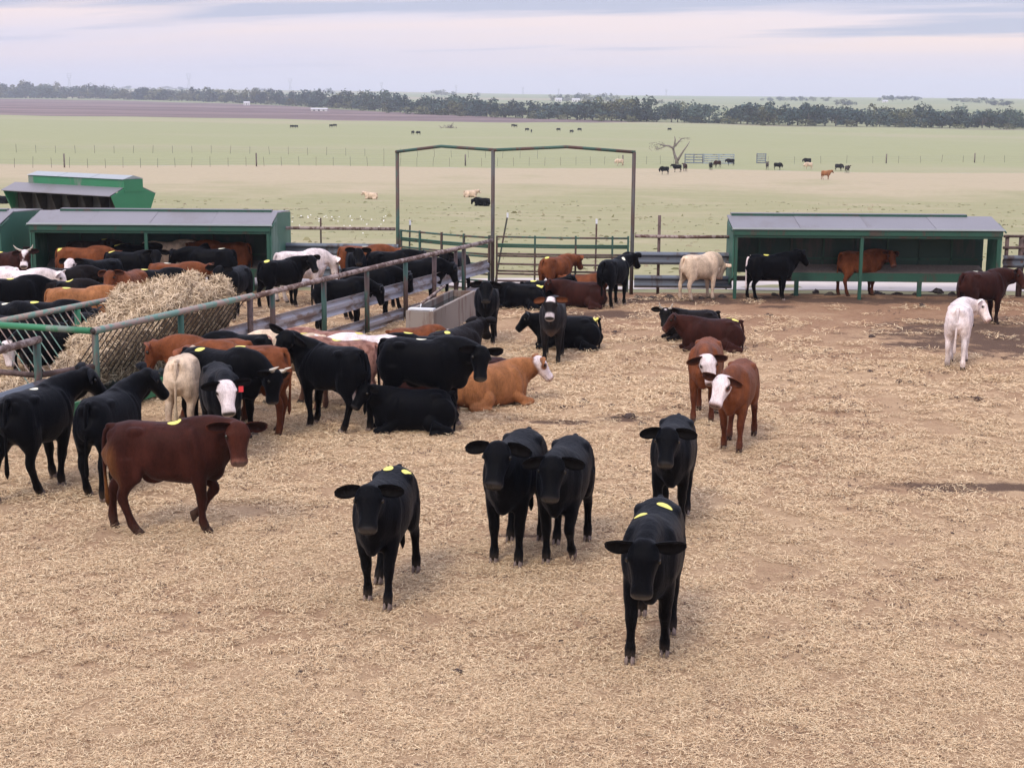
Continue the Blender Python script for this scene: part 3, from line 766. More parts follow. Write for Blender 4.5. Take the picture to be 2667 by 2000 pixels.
# ------------------------------------------------------------------ green creep feeder bin behind the sheds
def creep():
    px, py = 290, 513; Yr = 43.0; d = sight(px, py); cx, cz = d.x / d.y * Yr, CAM_H + d.z / d.y * Yr      # near corner of the skirt
    th = math.radians(-32.0); Ln, dep = 4.5, 1.7
    gz = ground_z(cx, Yr)
    b = empty('creep_feeder', (cx, Yr, gz), th); tag(b, 'bright green creep feeder bin with hopper and flared skirt behind the sheds', 'feeder')
    zs = cz - gz; zb = zs - .62; zh0 = zs + .20; zh1 = zs + .45       # local: x from -Ln to 0, y from 0 to dep
    prof = [(.30, zb), (0, zs), (.50, zh0), (dep - .50, zh0), (dep, zs), (dep - .30, zb)]
    for xx in (-Ln, -.03):
        m = len(prof); vs = [(xx, a, c) for a, c in prof] + [(xx + .03, a, c) for a, c in prof]
        MB().add(vs, [tuple(range(m)), tuple(range(m, 2 * m))[::-1]] + [(i, (i + 1) % m, m + (i + 1) % m, m + i) for i in range(m)]).build('end_panel', GREENB, b)
    hx0, hx1 = -Ln + .55, .012
    hop = MB().box(((hx0 + hx1) / 2, dep / 2, (zh0 + zh1) / 2 - .05), (hx1 - hx0, dep - .98, zh1 - zh0 + .1)).build('hopper', GREENB, b)
    lm = plain('lid_sheet', (.32, .36, .375), rough=.4, var=.06, metal=.2)
    for i in range(3):
        a = hx0 - .02 + (hx1 - hx0 + .04) * i / 3; c = hx0 - .02 + (hx1 - hx0 + .04) * (i + 1) / 3 - .02
        z0, z1 = zh1 + .01, zh1 + .11; ya, yb_ = .45, dep - .45; ym = dep / 2
        MB().add([(a, ya, z0), (c, ya, z0), (c, ym, z1), (a, ym, z1), (c, yb_, z0), (a, yb_, z0)], [(0, 1, 2, 3), (3, 2, 4, 5), (0, 3, 5), (1, 4, 2), (0, 5, 4, 1)]).build('lid', lm, hop)
    for sg in (0, 1):
        ya, yb_ = ((-.04, .50), (dep + .04, dep - .50))[sg]; z0, z1 = zs + .0, zh0 + .012; xa, xb = -Ln - .05, -.034
        MB().add([(xa, ya, z0), (xb, ya, z0), (xb, yb_, z1), (xa, yb_, z1), (xa, ya, z0 + .02), (xb, ya, z0 + .02), (xb, yb_, z1 + .02), (xa, yb_, z1 + .02)],
                 [(0, 1, 2, 3), (4, 5, 6, 7), (0, 1, 5, 4), (1, 2, 6, 5), (2, 3, 7, 6), (3, 0, 4, 7)]).build('skirt_roof', ROOF, b)
    MB().box((-Ln / 2, dep / 2, (zb + zs) / 2), (Ln - .08, dep - 1.0, zs - zb)).build('inner_bin', BINM, b)
    for i in range(1, 7):
        xx = -Ln + Ln * i / 7
        MB().add([(xx - .015, .32, zb), (xx + .015, .32, zb), (xx + .015, .52, zb), (xx - .015, .52, zb), (xx - .015, .08, zs - .03), (xx + .015, .08, zs - .03), (xx + .015, .52, zs - .03), (xx - .015, .52, zs - .03)],
                 [(0, 1, 2, 3), (4, 5, 6, 7), (0, 1, 5, 4), (1, 2, 6, 5), (2, 3, 7, 6), (3, 0, 4, 7)]).build('divider', DARKST, b)
    MB().box((-Ln / 2, .30, zb + .04), (Ln - .08, .05, .12)).build('trough_lip', BINM, b)
    for xx in (-Ln + .4, -.4):
        for yy in (.45, dep - .45): MB().box((xx, yy, zb / 2 - .1), (.1, .1, zb + .2)).build('leg', RUSTD, b)
    for yy in (.45, dep - .45): MB().box((-Ln / 2, yy, .0), (Ln + .3, .14, .14)).build('skid', RUSTD, b)
creep()

# ------------------------------------------------------------------ thin steel posts just outside the back fence
for px, py, py0, lean in ((835, 568, 640, .0), (1068, 575, 690, .03), (1323, 556, 665, .20), (1554, 572, 700, .01)):
    d = sight(px, py); y = 39.2; x = d.x / d.y * y; z = CAM_H + d.z / d.y * y
    o = empty('steel_post', (x - lean * z, y, ground_z(x, y)))
    tag(o, {835: 'thin steel T-post beyond the pipe rail near the long shed', 1068: 'thin steel T-post behind the green gate by the left frame post', 1323: 'leaning steel T-post with a white tip just outside the gate', 1554: 'upright steel T-post with white tip just outside the closed gate'}[px], 'post', 'steel posts outside the back fence')
    MB().extrude([(-.022, -.004), (.022, -.004), (.022, .002), (.004, .002), (.004, .03), (-.004, .03), (-.004, .002), (-.022, .002)], (0, 0, -.2), (lean * z, 0, z - ground_z(x, y)), up=(0, 1, 0)).build('stake', TPOSTM, o)
    if px > 1000: MB().box((lean * (z - .05), .012, z - .05 - ground_z(x, y)), (.05, .045, .12)).build('tip', WHITEP, o)

# ------------------------------------------------------------------ pasture fences
def wire_fence(pts, label, spacing, h, big, wires=(.35, .7, 1.05), stake=.02):
    """pts: land points of the line; steel stakes, some stout wooden posts, strands of wire"""
    P = [Vector(p) for p in pts]
    f = empty('wire_fence', P[0]); tag(f, label, 'fence')
    sm = MB(); 
    seg = []; 
    for a, b in zip(P[:-1], P[1:]):
        n = max(1, round((b - a).length / spacing))
        seg += [a.lerp(b, i / n) for i in range(n)]
    seg.append(P[-1])
    for i, p in enumerate(seg):
        z = ground_z(p.x, p.y); jx = rng.normal() * .05
        hh = h * (1 + rng.normal() * .05)
        MB().box((p.x, p.y, z + hh / 2), (stake * 2, stake * 2, hh), M=Matrix.Rotation(jx, 3, 'Y')).build('stake', TPOSTM, f)
    for px, hh in big:
        q = land(px[0], px[1]);
        if q: MB().tube([(q[0], q[1], q[2] - .1), (q[0], q[1], q[2] + hh)], .11, n=8).build('wooden_post', WOODP, f, True)
    for w in wires:
        mb = MB(); mb.tube([(p.x, p.y, ground_z(p.x, p.y) + w) for p in seg], .008, n=3); mb.build('wire', WIRE, f)
    childfix(f)
bases = [land(-60, 437), land(500, 436), land(1000, 433), land(1500, 431), land(1755, 428)]
wire_fence(bases, 'wire fence with steel stakes and stout posts across the tan pasture edge', 2.5, 1.35, [((168, 437), 1.9), ((668, 434), 1.9), ((1212, 432), 1.7), ((1622, 430), 1.5)])
wire_fence([land(2000, 427), land(2340, 425), land(2720, 423)], 'wire fence with stout posts across the pasture, right of the stock panels', 4.5, 1.2, [((2308, 426), 1.55), ((2538, 424), 1.6)])
wire_fence([land(-60, 396), land(500, 400), land(1000, 408), land(1400, 414)], 'second wire fence line standing farther out on the green pasture', 3.2, 1.35, [], stake=.022)

# stock panels by the dead tree
def panel(px0, px1, py, py1, label, mat, rails, stiles):
    a = Vector(land(px0, py)); b = Vector(land(px1, py)); y = (a.y + b.y) / 2
    d0 = sight(px0, py); d1 = sight(px1, py); x0 = d0.x / d0.y * y; x1 = d1.x / d1.y * y
    h = (py - py1) / FPX * y
    z = ground_z((x0 + x1) / 2, y)
    o = empty('stock_panel', ((x0 + x1) / 2, y, z)); tag(o, label, 'panel', None)
    for i in range(rails): MB().box(((x0 + x1) / 2, y, z + h * (.08 + .9 * i / (rails - 1))), (x1 - x0, .06, h * .12)).build('rail', mat, o)
    for i in range(stiles): MB().box((x0 + (x1 - x0) * i / (stiles - 1), y + .06, z + h * .53), (.16, .06, h * 1.06)).build('stile', mat, o)
    childfix(o)
PANM = painted('panel_paint', (.16, .20, .25), (.12, .10, .10), rough=.5, amount=.3)
PANL = painted('panel_pale', (.27, .33, .38), (.18, .17, .16), rough=.5, amount=.3)
panel(1784, 1830, 426, 403, 'dark blue-grey slatted stock panel beside the bare dead tree', PANM, 4, 3)
panel(1833, 1911, 427, 403, 'long pale blue stock gate next to the dark slatted panel', PANL, 5, 3)
panel(1971, 1994, 426, 402, 'short blue-grey stock panel standing alone in the pasture fence', PANM, 5, 2)
# ------------------------------------------------------------------ trees, bushes, grass
BARK = plain('bark', (.10, .085, .075), rough=.95, var=.3, scale=3)
DEADW = plain('dead_wood', (.20, .17, .15), rough=.95, var=.3, scale=3)
def leaf_material(name, a, b):
    m, nt, bs = _nt(name)
    ge = N(nt, 'ShaderNodeNewGeometry'); oi = N(nt, 'ShaderNodeObjectInfo')
    r = ramp(nt, [(0.0, a), (1.0, b)]); L(nt, ge.outputs['Random Per Island'], r.inputs[0])
    k = ramp(nt, [(0, .62), (1, 1.35)]); L(nt, oi.outputs['Random'], k.inputs[0])
    L(nt, mixc(nt, 1.0, r.outputs[0], k.outputs[0], 'MULTIPLY'), bs.inputs['Base Color']); bs.inputs['Roughness'].default_value = .8; bs.inputs['Specular IOR Level'].default_value = .1
    return m
LEAFS = [leaf_material('leaves_dark', (.018, .037, .042), (.040, .068, .066)), leaf_material('leaves_mid', (.030, .054, .050), (.064, .094, .076)), leaf_material('leaves_olive', (.075, .085, .045), (.135, .14, .075))]
def crown_mesh(seed, n=520, mat=None, flat=1.0):
    r = np.random.default_rng(seed)
    k = r.integers(7, 12)
    c = np.stack([r.normal(0, .27, k), r.normal(0, .27, k), r.uniform(.25, .82, k)], 1); rad = r.uniform(.16, .30, k)
    c[:, :2] *= (1.15 - .6 * np.abs(c[:, 2:] - .5))
    i = r.integers(0, k, n); d = r.normal(size=(n, 3)); d /= np.linalg.norm(d, axis=1)[:, None]
    P = c[i] + d * (rad[i] * r.uniform(.6, 1.08, n))[:, None]
    P[:, 2] = np.maximum(P[:, 2] * 1.06 - .06, .01 + .1 * r.uniform(size=n))
    nr = d + r.normal(0, .5, (n, 3)); nr /= np.linalg.norm(nr, axis=1)[:, None]
    t = np.cross(nr, r.normal(size=(n, 3))); t /= np.linalg.norm(t, axis=1)[:, None]; u = np.cross(nr, t)
    s = r.uniform(.035, .075, n)[:, None]
    V = np.stack([P + t * s, P + u * s * .8, P - t * s, P - u * s * .8], 1).reshape(-1, 3)
    F = np.arange(n * 4).reshape(-1, 4)
    return np_mesh('crown', V, F, mat)
def trunk_mesh(seed):
    r = np.random.default_rng(seed); mb = MB()
    mb.tube([(0, 0, -.03), (.01, 0, .15), (.0, .01, .35), (.02, 0, .6)], [.035, .026, .02, .008], n=6)
    for i in range(4):
        a = r.uniform(0, 6.28); z = r.uniform(.15, .35)
        mb.tube([(0, 0, z), (.13 * math.cos(a), .13 * math.sin(a), z + .13), (.25 * math.cos(a), .25 * math.sin(a), z + .30)], [.015, .011, .004], n=5)
    me = mb.mesh('trunk', True); me.materials.append(BARK); return me
CROWNS = [crown_mesh(100 + i, mat=LEAFS[i % 3 if i % 5 else 0]) for i in range(9)]
TRUNKS = [trunk_mesh(i) for i in range(3)]
tcount = [0]
def tree(x, y, h, w, label, group, name='creek_tree', v=None):
    k = tcount[0]; tcount[0] += 1
    o = empty(name, (x, y, ground_z(x, y) - .1), rng.uniform(0, 6.28)); tag(o, label, 'tree', group)
    o.scale = (w, w, h)
    obj_from('crown', CROWNS[(k * 4 + int(rng.integers(0, 3))) % len(CROWNS)] if v is None else CROWNS[v], o)
    obj_from('trunk', TRUNKS[k % 3], o)
    return o
TL = 'bushy dark tree in the long belt of trees along the creek beyond the fields'
x = -140.0
i = 0
while x < 2810:
    by = _lerp(x, [0, 270, 500, 700, 900, 1100, 1300, 1700, 2100, 2667], [257, 260, 266, 274, 286, 300, 308, 320, 330, 338])
    hh = _lerp(x, [0, 250, 500, 900, 1300, 1900, 2667], [38, 36, 32, 42, 47, 53, 45])
    q = land(x, by - 1.5)
    if q:
        m = q[1] / FPX
        gap = any(abs(x - g) < 22 for g in (1400, 1865))
        h = hh * m * rng.uniform(.5, 1.2) * (.45 if gap else 1)
        tree(q[0], q[1] + rng.uniform(0, 12), h, hh * m * rng.uniform(1.0, 1.5), TL, 'creek tree belt')
        if i % 3 != 1 and not gap:
            yb = q[1] + rng.uniform(30, 90); bx = (x + rng.uniform(-12, 12) - 1333.5) / FPX * yb * 1.017
            tree(bx, yb, hh * m * rng.uniform(.8, 1.3), hh * m * rng.uniform(1.1, 1.6), TL, 'creek tree belt')
        if i % 4 == 0:
            tree(q[0] + rng.uniform(-5, 5), q[1] - rng.uniform(4, 14), hh * m * rng.uniform(.25, .42), hh * m * rng.uniform(.35, .6), 'low pale shrub at the foot of the creek tree belt', 'shrubs below the creek trees', 'creek_shrub', 2)
    x += rng.uniform(15, 27) * (1.25 if x > 1500 else 1.0); i += 1
# scattered trees on the far rise
for px, py, hp, wp in [(835, 243, 12, 14), (860, 243, 13, 18), (905, 246, 9, 12), (1138, 247, 10, 12), (1150, 247, 12, 30), (1180, 247, 9, 14), (1245, 250, 8, 12), (1440, 262, 14, 16), (1460, 262, 16, 20), (1480, 262, 15, 24), (1505, 262, 18, 28), (1530, 262, 17, 26), (1556, 263, 16, 24), (1580, 263, 18, 20), (1600, 263, 14, 18),
                       (1725, 268, 8, 12), (1768, 272, 9, 10), (1752, 276, 10, 14), (2000, 262, 8, 20), (2030, 262, 9, 24), (2060, 262, 9, 26), (2090, 262, 10, 22), (2118, 262, 9, 20), (2150, 262, 8, 22), (2200, 273, 15, 30), (2216, 274, 12, 20), (2300, 262, 11, 20), (2325, 262, 13, 24), (2350, 262, 12, 30), (2380, 262, 10, 24),
                       (2480, 264, 8, 24), (2510, 265, 9, 24), (2540, 266, 11, 24), (2570, 270, 14, 26), (2600, 274, 15, 28), (2630, 277, 14, 24), (245, 232, 6, 10), (330, 231, 6, 26), (440, 231, 5, 30), (470, 232, 5, 26), (380, 236, 9, 8), (680, 236, 7, 14), (700, 238, 7, 12)]:
    q = land(px, py + 2)
    if not q: continue
    m = q[1] / FPX
    tree(q[0], q[1], (hp + 3) * m, wp * m * 1.1, 'small far tree scattered on the pale rise beyond the creek belt', 'far trees on the rise', 'far_tree')

def dead_tree():
    q = land(1763, 428); m = q[1] / FPX
    o = empty('dead_tree', q); tag(o, 'bare dead tree with forked trunk beside the slatted stock panel', 'tree')
    def pt(px, py, dy=0): return ((px - 1763) * m, dy, (428 - py) * m)
    mb = MB(); mb.tube([pt(1763, 430), pt(1762, 418), pt(1757, 405, .2), pt(1753, 390, .3), pt(1756, 378, .1), pt(1757, 366), pt(1755, 357)], [.34, .26, .20, .17, .14, .10, .04], n=8)
    mb.tube([pt(1763, 420), pt(1770, 408, -.2), pt(1778, 394, -.4), pt(1788, 380, -.3), pt(1794, 370, -.2)], [.24, .18, .13, .10, .04], n=7)
    mb.build('trunk', DEADW, o, True)
    def limb(pts, r0): MB().tube(pts, list(np.linspace(r0, .02, len(pts))), n=6).build('branch', DEADW, o, True)
    limb([pt(1754, 388), pt(1742, 382, .5), pt(1728, 381, .8), pt(1715, 377, 1), pt(1705, 382, 1.2)], .2)
    limb([pt(1757, 382), pt(1768, 370, .6), pt(1776, 363, .9), pt(1788, 361, 1)], .16)
    limb([pt(1735, 382, .7), pt(1724, 386, .2), pt(1712, 392, 0)], .1)
    r = np.random.default_rng(5)
    for i in range(34):
        a = (1690 + r.uniform(0, 45), 376 + r.uniform(-4, 14)); b = (a[0] + r.normal(0, 8), a[1] + r.uniform(-3, 9)); dy = r.uniform(-.6, 1.4)
        MB().tube([pt(*a, dy), pt((a[0] + b[0]) / 2, (a[1] + b[1]) / 2 - 1, dy + .1), pt(*b, dy + r.normal() * .4)], [.035, .025, .01], n=4).build('twig', DEADW, o)
    for i in range(14):
        a = (1768 + r.uniform(0, 22), 362 + r.uniform(-2, 8)); b = (a[0] + r.normal(3, 6), a[1] + r.uniform(-4, 4)); dy = r.uniform(0, 1.2)
        MB().tube([pt(*a, dy), pt(*b, dy + .2)], [.03, .01], n=4).build('twig', DEADW, o)
dead_tree()
def brush():
    q = land(1172, 334); m = q[1] / FPX
    o = empty('fallen_branches', q); tag(o, 'grey heap of fallen bare branches alone far out on the green pasture', 'branches')
    r = np.random.default_rng(9)
    for i in range(40):
        a = Vector((r.normal(0, 9) * m, r.normal(0, 1.2), 0)); d = Vector((r.normal(0, 5) * m, r.normal(0, .6), abs(r.normal(0, 7)) * m))
        MB().tube([tuple(a), tuple(a + d * .5 + Vector((0, 0, .1))), tuple(a + d)], [.12, .08, .03], n=5).build('branch', DEADW, o)
brush()

def tufts():
    """dry grass and weeds standing on the near pasture"""
    n = 5000
    y = 38.6 + 85 * rng.uniform(size=n) ** 1.7; x = rng.uniform(-1, 1, n) * (.42 * y + 4)
    lane_ = (y > 38.2) & (y < 40.7); k = ~lane_ | (rng.uniform(size=n) < .12); x, y = x[k], y[k]; n = len(x)
    cl = np.sin(x * .35 + np.sin(y * .21) * 2) + np.sin(y * .31 - x * .13); k = cl + rng.normal(0, .8, n) > -.2; x, y = x[k], y[k]; n = len(x)
    z = np.array([ground_z(a, b) for a, b in zip(x, y)])
    h = rng.uniform(.02, .07, n) * np.where(rng.uniform(size=n) < .05, 2.6, 1.0); w = rng.uniform(.03, .12, n) * (1 + y / 90)
    a = rng.uniform(0, PI, n); P = np.stack([x, y, z], 1)
    S = np.stack([np.cos(a), np.sin(a), 0 * a], 1); T = np.stack([rng.normal(0, .35, n) * h, rng.normal(0, .35, n) * h, h], 1)
    V = np.stack([P - S * w[:, None], P + S * w[:, None], P + T + S * w[:, None] * .5, P + T - S * w[:, None] * .3], 1).reshape(-1, 3)
    m, nt, b = _nt('tuft_grass'); ge = N(nt, 'ShaderNodeNewGeometry')
    r = ramp(nt, [(0, (.22, .23, .14)), (.3, (.27, .27, .15)), (.75, (.33, .31, .18)), (1, (.37, .32, .23))]); L(nt, ge.outputs['Random Per Island'], r.inputs[0]); L(nt, r.outputs[0], b.inputs['Base Color']); b.inputs['Roughness'].default_value = .9
    o = obj_from('pasture_tufts', np_mesh('pasture_tufts', V, np.arange(n * 4).reshape(-1, 4), m)); tag(o, 'short dry grass and weed tufts on the pasture behind the pens', 'grass', kind='stuff')
tufts()

def flecks():  # small white quads standing for flecks of litter in the grass
    n = 36; px = rng.uniform(760, 1010, n); py = 560 + np.abs(rng.normal(0, 18, n)) + (px - 760) * .02
    V = []
    for a, b_ in zip(px, py):
        q = land(a, b_); s_ = rng.uniform(.015, .045)
        V += [(q[0] - s_, q[1], q[2] + .03), (q[0] + s_, q[1], q[2] + .03), (q[0] + s_ * .8, q[1] + s_, q[2] + .06), (q[0] - s_ * .8, q[1] + s_, q[2] + .06)]
    o = obj_from('white_litter', np_mesh('white_litter', np.array(V), np.arange(n * 4).reshape(-1, 4), plain('white_scrap', (.80, .80, .78), var=.03))); tag(o, 'scattering of small white flowers in the grass beyond the pipe rail', 'litter', kind='stuff')
flecks()
# ------------------------------------------------------------------ pylons and farm buildings far away
PYM = plain('pylon_steel', (.30, .31, .34), rough=.6, var=.1)
def pylon(px, py0, py1, label):
    y = 4300.0; d = sight(px, py0); x = d.x / d.y * y; gz = ground_z(x, y); h = CAM_H + sight(px, py1).z / sight(px, py1).y * y - gz
    o = empty('power_pylon', (x, y, gz)); tag(o, label, 'pylon', 'pylons on the horizon')
    r = .32
    for sx in (-1, 1):
        for sy in (-1, 1): MB().tube([(sx * h * .10, sy * h * .10, 0), (sx * h * .035, sy * h * .035, h * .55), (sx * h * .13, 0, h)], r, n=4).build('leg', PYM, o)
    for i in range(7):
        z0, z1 = h * i / 10, h * (i + 1) / 10; a = h * (.10 - .065 * i / 6); c = h * (.10 - .065 * (i + 1) / 6)
        mb = MB(); mb.tube([(-a, -a, z0), (c, -c, z1)], r * .5, n=4); mb.tube([(a, -a, z0), (-c, -c, z1)], r * .5, n=4); mb.build('lattice', PYM, o)
    for z, w in ((.72, .16), (.86, .19), (.99, .16)): MB().box((0, 0, h * z), (h * w * 2, .8, .8)).build('cross_arm', PYM, o)
PL = 'hazy lattice power pylon standing on the far horizon'
for px, a, b in ((181, 225, 192), (492, 226, 193), (756, 232, 206), (994, 236, 216), (1188, 240, 223), (1362, 246, 228), (1455, 246, 232), (1735, 252, 234)): pylon(px, a, b, PL)

FW = plain('farm_white', (.72, .70, .70), rough=.7, var=.06, scale=.3); FR = plain('farm_roof', (.45, .45, .48), rough=.5, var=.06, scale=.3); FG = plain('dark_opening', (.05, .05, .06), rough=.4, var=.05)
def farm(px, py, wpx, hpx, label, cat='house', yy=None):
    q = land(px, py)
    if not q: return
    m = q[1] / FPX; w, h = wpx * m, hpx * m
    o = empty('farm_building', q); tag(o, label, cat)
    MB().box((0, 0, h * .3), (w, w * .6, h * .6)).build('wall', FW, o)
    e = w * .04
    MB().add([(-w / 2 - e, -w * .33, h * .58), (w / 2 + e, -w * .33, h * .58), (w / 2 + e, 0, h), (-w / 2 - e, 0, h), (w / 2 + e, w * .33, h * .58), (-w / 2 - e, w * .33, h * .58)], [(0, 1, 2, 3), (3, 2, 4, 5), (0, 3, 5), (1, 4, 2), (0, 5, 4, 1)]).build('roof', FR, o)
    for k in (-.3, 0.0, .3): MB().box((w * k, -w * .302, h * .27), (w * .12, .06, h * (.28 if k else .45))).build('door' if k == 0 else 'window', FG, o)
farm(643, 275, 15, 10, 'small white house in front of the creek tree belt beside the ploughed field')
farm(832, 290, 40, 8, 'long low white sheds at the edge of the creek trees', 'barn')
farm(1398, 307, 30, 11, 'pale barn in a gap of the creek tree belt', 'barn')
farm(1455, 266, 16, 10, 'white farmhouse among the tree clump on the far rise')
farm(1500, 266, 20, 9, 'white barn next to the farmhouse on the far rise', 'barn')
farm(2305, 268, 14, 7, 'tiny white farm shed on the far rise near the pylon line', 'barn')
# ------------------------------------------------------------------ cattle: one rest shape standing, one lying, posed in numpy
POLL = np.array([0.765, 0, 1.075]); HA = np.array([0.643, 0, -0.766]); HU = np.array([0.766, 0, 0.643]); HL = 0.38
J1 = np.array([0.40, 0, 0.86]); J2 = np.array([0.58, 0, 0.97]); J3 = np.array([0.755, 0, 1.06])
ND = (J3 - J1) / np.linalg.norm(J3 - J1); NM = np.array([ND[2], 0, -ND[0]])

def ss(a, b, x):
    t = np.clip((x - a) / (b - a), 0, 1)
    return t * t * (3 - 2 * t)

class Shell:
    def __init__(s): s.V = []; s.F = []; s.n = 0
    def add(s, V, F):
        s.V.append(np.asarray(V, float)); s.F += [tuple(i + s.n for i in f) for f in F]; s.n += len(V)
    def loft(s, C, ab, n=20, p=2.2, yoff=None):
        """rings round a path in the x-z plane; ab = (half width, half height)"""
        C = np.asarray(C, float); V = []
        m = len(C)
        for i in range(m):
            t = C[min(i + 1, m - 1)] - C[max(i - 1, 0)]; t /= np.linalg.norm(t)
            lat = np.array([0, 1.0, 0]); lat -= t * t.dot(lat); lat /= np.linalg.norm(lat)
            up = np.cross(t, lat)
            a, b = ab[i]
            for k in range(n):
                q = 2 * PI * k / n; c, sn = math.cos(q), math.sin(q)
                V.append(C[i] + lat * a * math.copysign(abs(c) ** (2 / p), c) + up * b * math.copysign(abs(sn) ** (2 / p), sn))
        F = [(i * n + k, i * n + (k + 1) % n, (i + 1) * n + (k + 1) % n, (i + 1) * n + k) for i in range(m - 1) for k in range(n)]
        V += [C[0], C[-1]]; a0, b0 = m * n, m * n + 1
        F += [(a0, (k + 1) % n, k) for k in range(n)] + [(b0, (m - 1) * n + k, (m - 1) * n + (k + 1) % n) for k in range(n)]
        s.add(V, F)
    def ball(s, c, r, n=14, rot=0.0):
        V = []; F = []
        rows = n // 2
        for i in range(rows + 1):
            th = PI * i / rows
            for k in range(n):
                ph = 2 * PI * k / n
                V.append([r[0] * math.sin(th) * math.cos(ph), r[1] * math.sin(th) * math.sin(ph), r[2] * math.cos(th)])
        V = np.array(V)
        if rot:
            cc, sn = math.cos(rot), math.sin(rot)
            V = np.stack([V[:, 0] * cc + V[:, 2] * sn, V[:, 1], -V[:, 0] * sn + V[:, 2] * cc], 1)
        F = [(i * n + k, i * n + (k + 1) % n, (i + 1) * n + (k + 1) % n, (i + 1) * n + k) for i in range(rows) for k in range(n)]
        s.add(V + np.array(c), F)

def _head_neck(S, dz):
    H = [(-0.08, .06, -.04, .045), (.0, .094, -.07, .08), (.12, .102, -.10, .098), (.28, .105, -.116, .104), (.42, .092, -.112, .09), (.58, .077, -.096, .074),
         (.74, .066, -.084, .066), (.86, .064, -.080, .072), (.95, .060, -.077, .072), (1.005, .050, -.066, .064), (1.03, .026, -.04, .036)]
    S.loft([POLL + HA * HL * t + HU * (a + b) / 2 + [0, 0, dz] for t, a, b, w in H], [(w, (a - b) / 2) for t, a, b, w in H], n=22, p=2.35)
    for sg in (-1, 1):
        S.ball(POLL + HA * HL * .27 + HU * .045 + [0, sg * .083, dz], (.042, .024, .028))
        S.ball(POLL + HA * HL * .36 - HU * .05 + [0, sg * .055, dz], (.07, .03, .055))
    nk = [(.22, .84, .15, .24), (.38, .88, .14, .225), (.50, .925, .122, .20), (.60, .955, .108, .17), (.69, .985, .094, .135), (.765, 1.01, .078, .095), (.81, 1.01, .045, .05)]
    S.loft([(x, 0, z + dz) for x, z, a, b in nk], [(a, b) for x, z, a, b in nk])
    # throat and dewlap
    dw = [(.80, .90, .03, .03), (.73, .865, .036, .065), (.66, .81, .038, .08), (.60, .74, .045, .085), (.54, .65, .06, .08), (.48, .58, .05, .05)]
    S.loft([(x, 0, z + dz * (1 if z > .7 else .8)) for x, z, a, b in dw], [(a, b) for x, z, a, b in dw], n=12)

def _stand_shell():
    S = Shell()
    B = [(-.61, .96, .74, .06), (-.585, 1.005, .66, .135), (-.51, 1.048, .60, .185), (-.38, 1.072, .555, .212), (-.22, 1.06, .535, .215), (-.05, 1.048, .50, .236),
         (.12, 1.048, .475, .245), (.27, 1.068, .462, .23), (.40, 1.06, .475, .20), (.50, 1.02, .525, .165), (.58, .96, .59, .12), (.63, .88, .68, .06)]
    S.loft([(x, 0, (t + b) / 2) for x, t, b, w in B], [(w, (t - b) / 2) for x, t, b, w in B], n=28, p=2.3)
    S.ball((.50, 0, .62), (.11, .10, .15))
    _head_neck(S, 0.0)
    S.ball((-.55, 0, 1.015), (.07, .035, .04))
    S.ball((-.12, 0, .52), (.13, .05, .06))
    for sg in (-1, 1):
        y = lambda v: v * sg
        S.ball((.37, y(.145), .80), (.115, .085, .22), rot=-.25)
        S.ball((.34, y(.15), .60), (.085, .06, .13))
        S.ball((-.435, y(.118), .755), (.165, .108, .27), rot=.12)
        S.ball((-.28, y(.15), .985), (.11, .05, .05))
        S.ball((-.54, y(.08), .93), (.055, .05, .075))
        S.ball((-.36, y(.15), .62), (.12, .075, .15), rot=-.2)
        fl = [(.35, .70, .07, .10), (.355, .58, .064, .088), (.365, .47, .055, .066), (.372, .385, .049, .053), (.376, .33, .049, .054), (.372, .285, .041, .044), (.37, .22, .032, .036),
              (.37, .15, .034, .038), (.373, .115, .042, .046), (.382, .085, .041, .043), (.392, .055, .040, .043), (.40, .03, .036, .04)]
        S.loft([(x, y(.135 - .01 * (z < .4)), z) for x, z, a, b in fl], [(a * 1.12, b * 1.12) for x, z, a, b in fl], n=14)
        hl = [(-.40, .74, .085, .16), (-.40, .62, .08, .135), (-.43, .53, .066, .098), (-.47, .455, .048, .058), (-.508, .40, .045, .054), (-.515, .355, .043, .052), (-.505, .29, .036, .042),
              (-.495, .21, .034, .039), (-.488, .15, .036, .042), (-.483, .115, .043, .048), (-.472, .085, .042, .044), (-.46, .055, .041, .044), (-.45, .03, .037, .04)]
        S.loft([(x, y(.14), z) for x, z, a, b in hl], [(a * 1.12, b * 1.14) for x, z, a, b in hl], n=14)
    return S

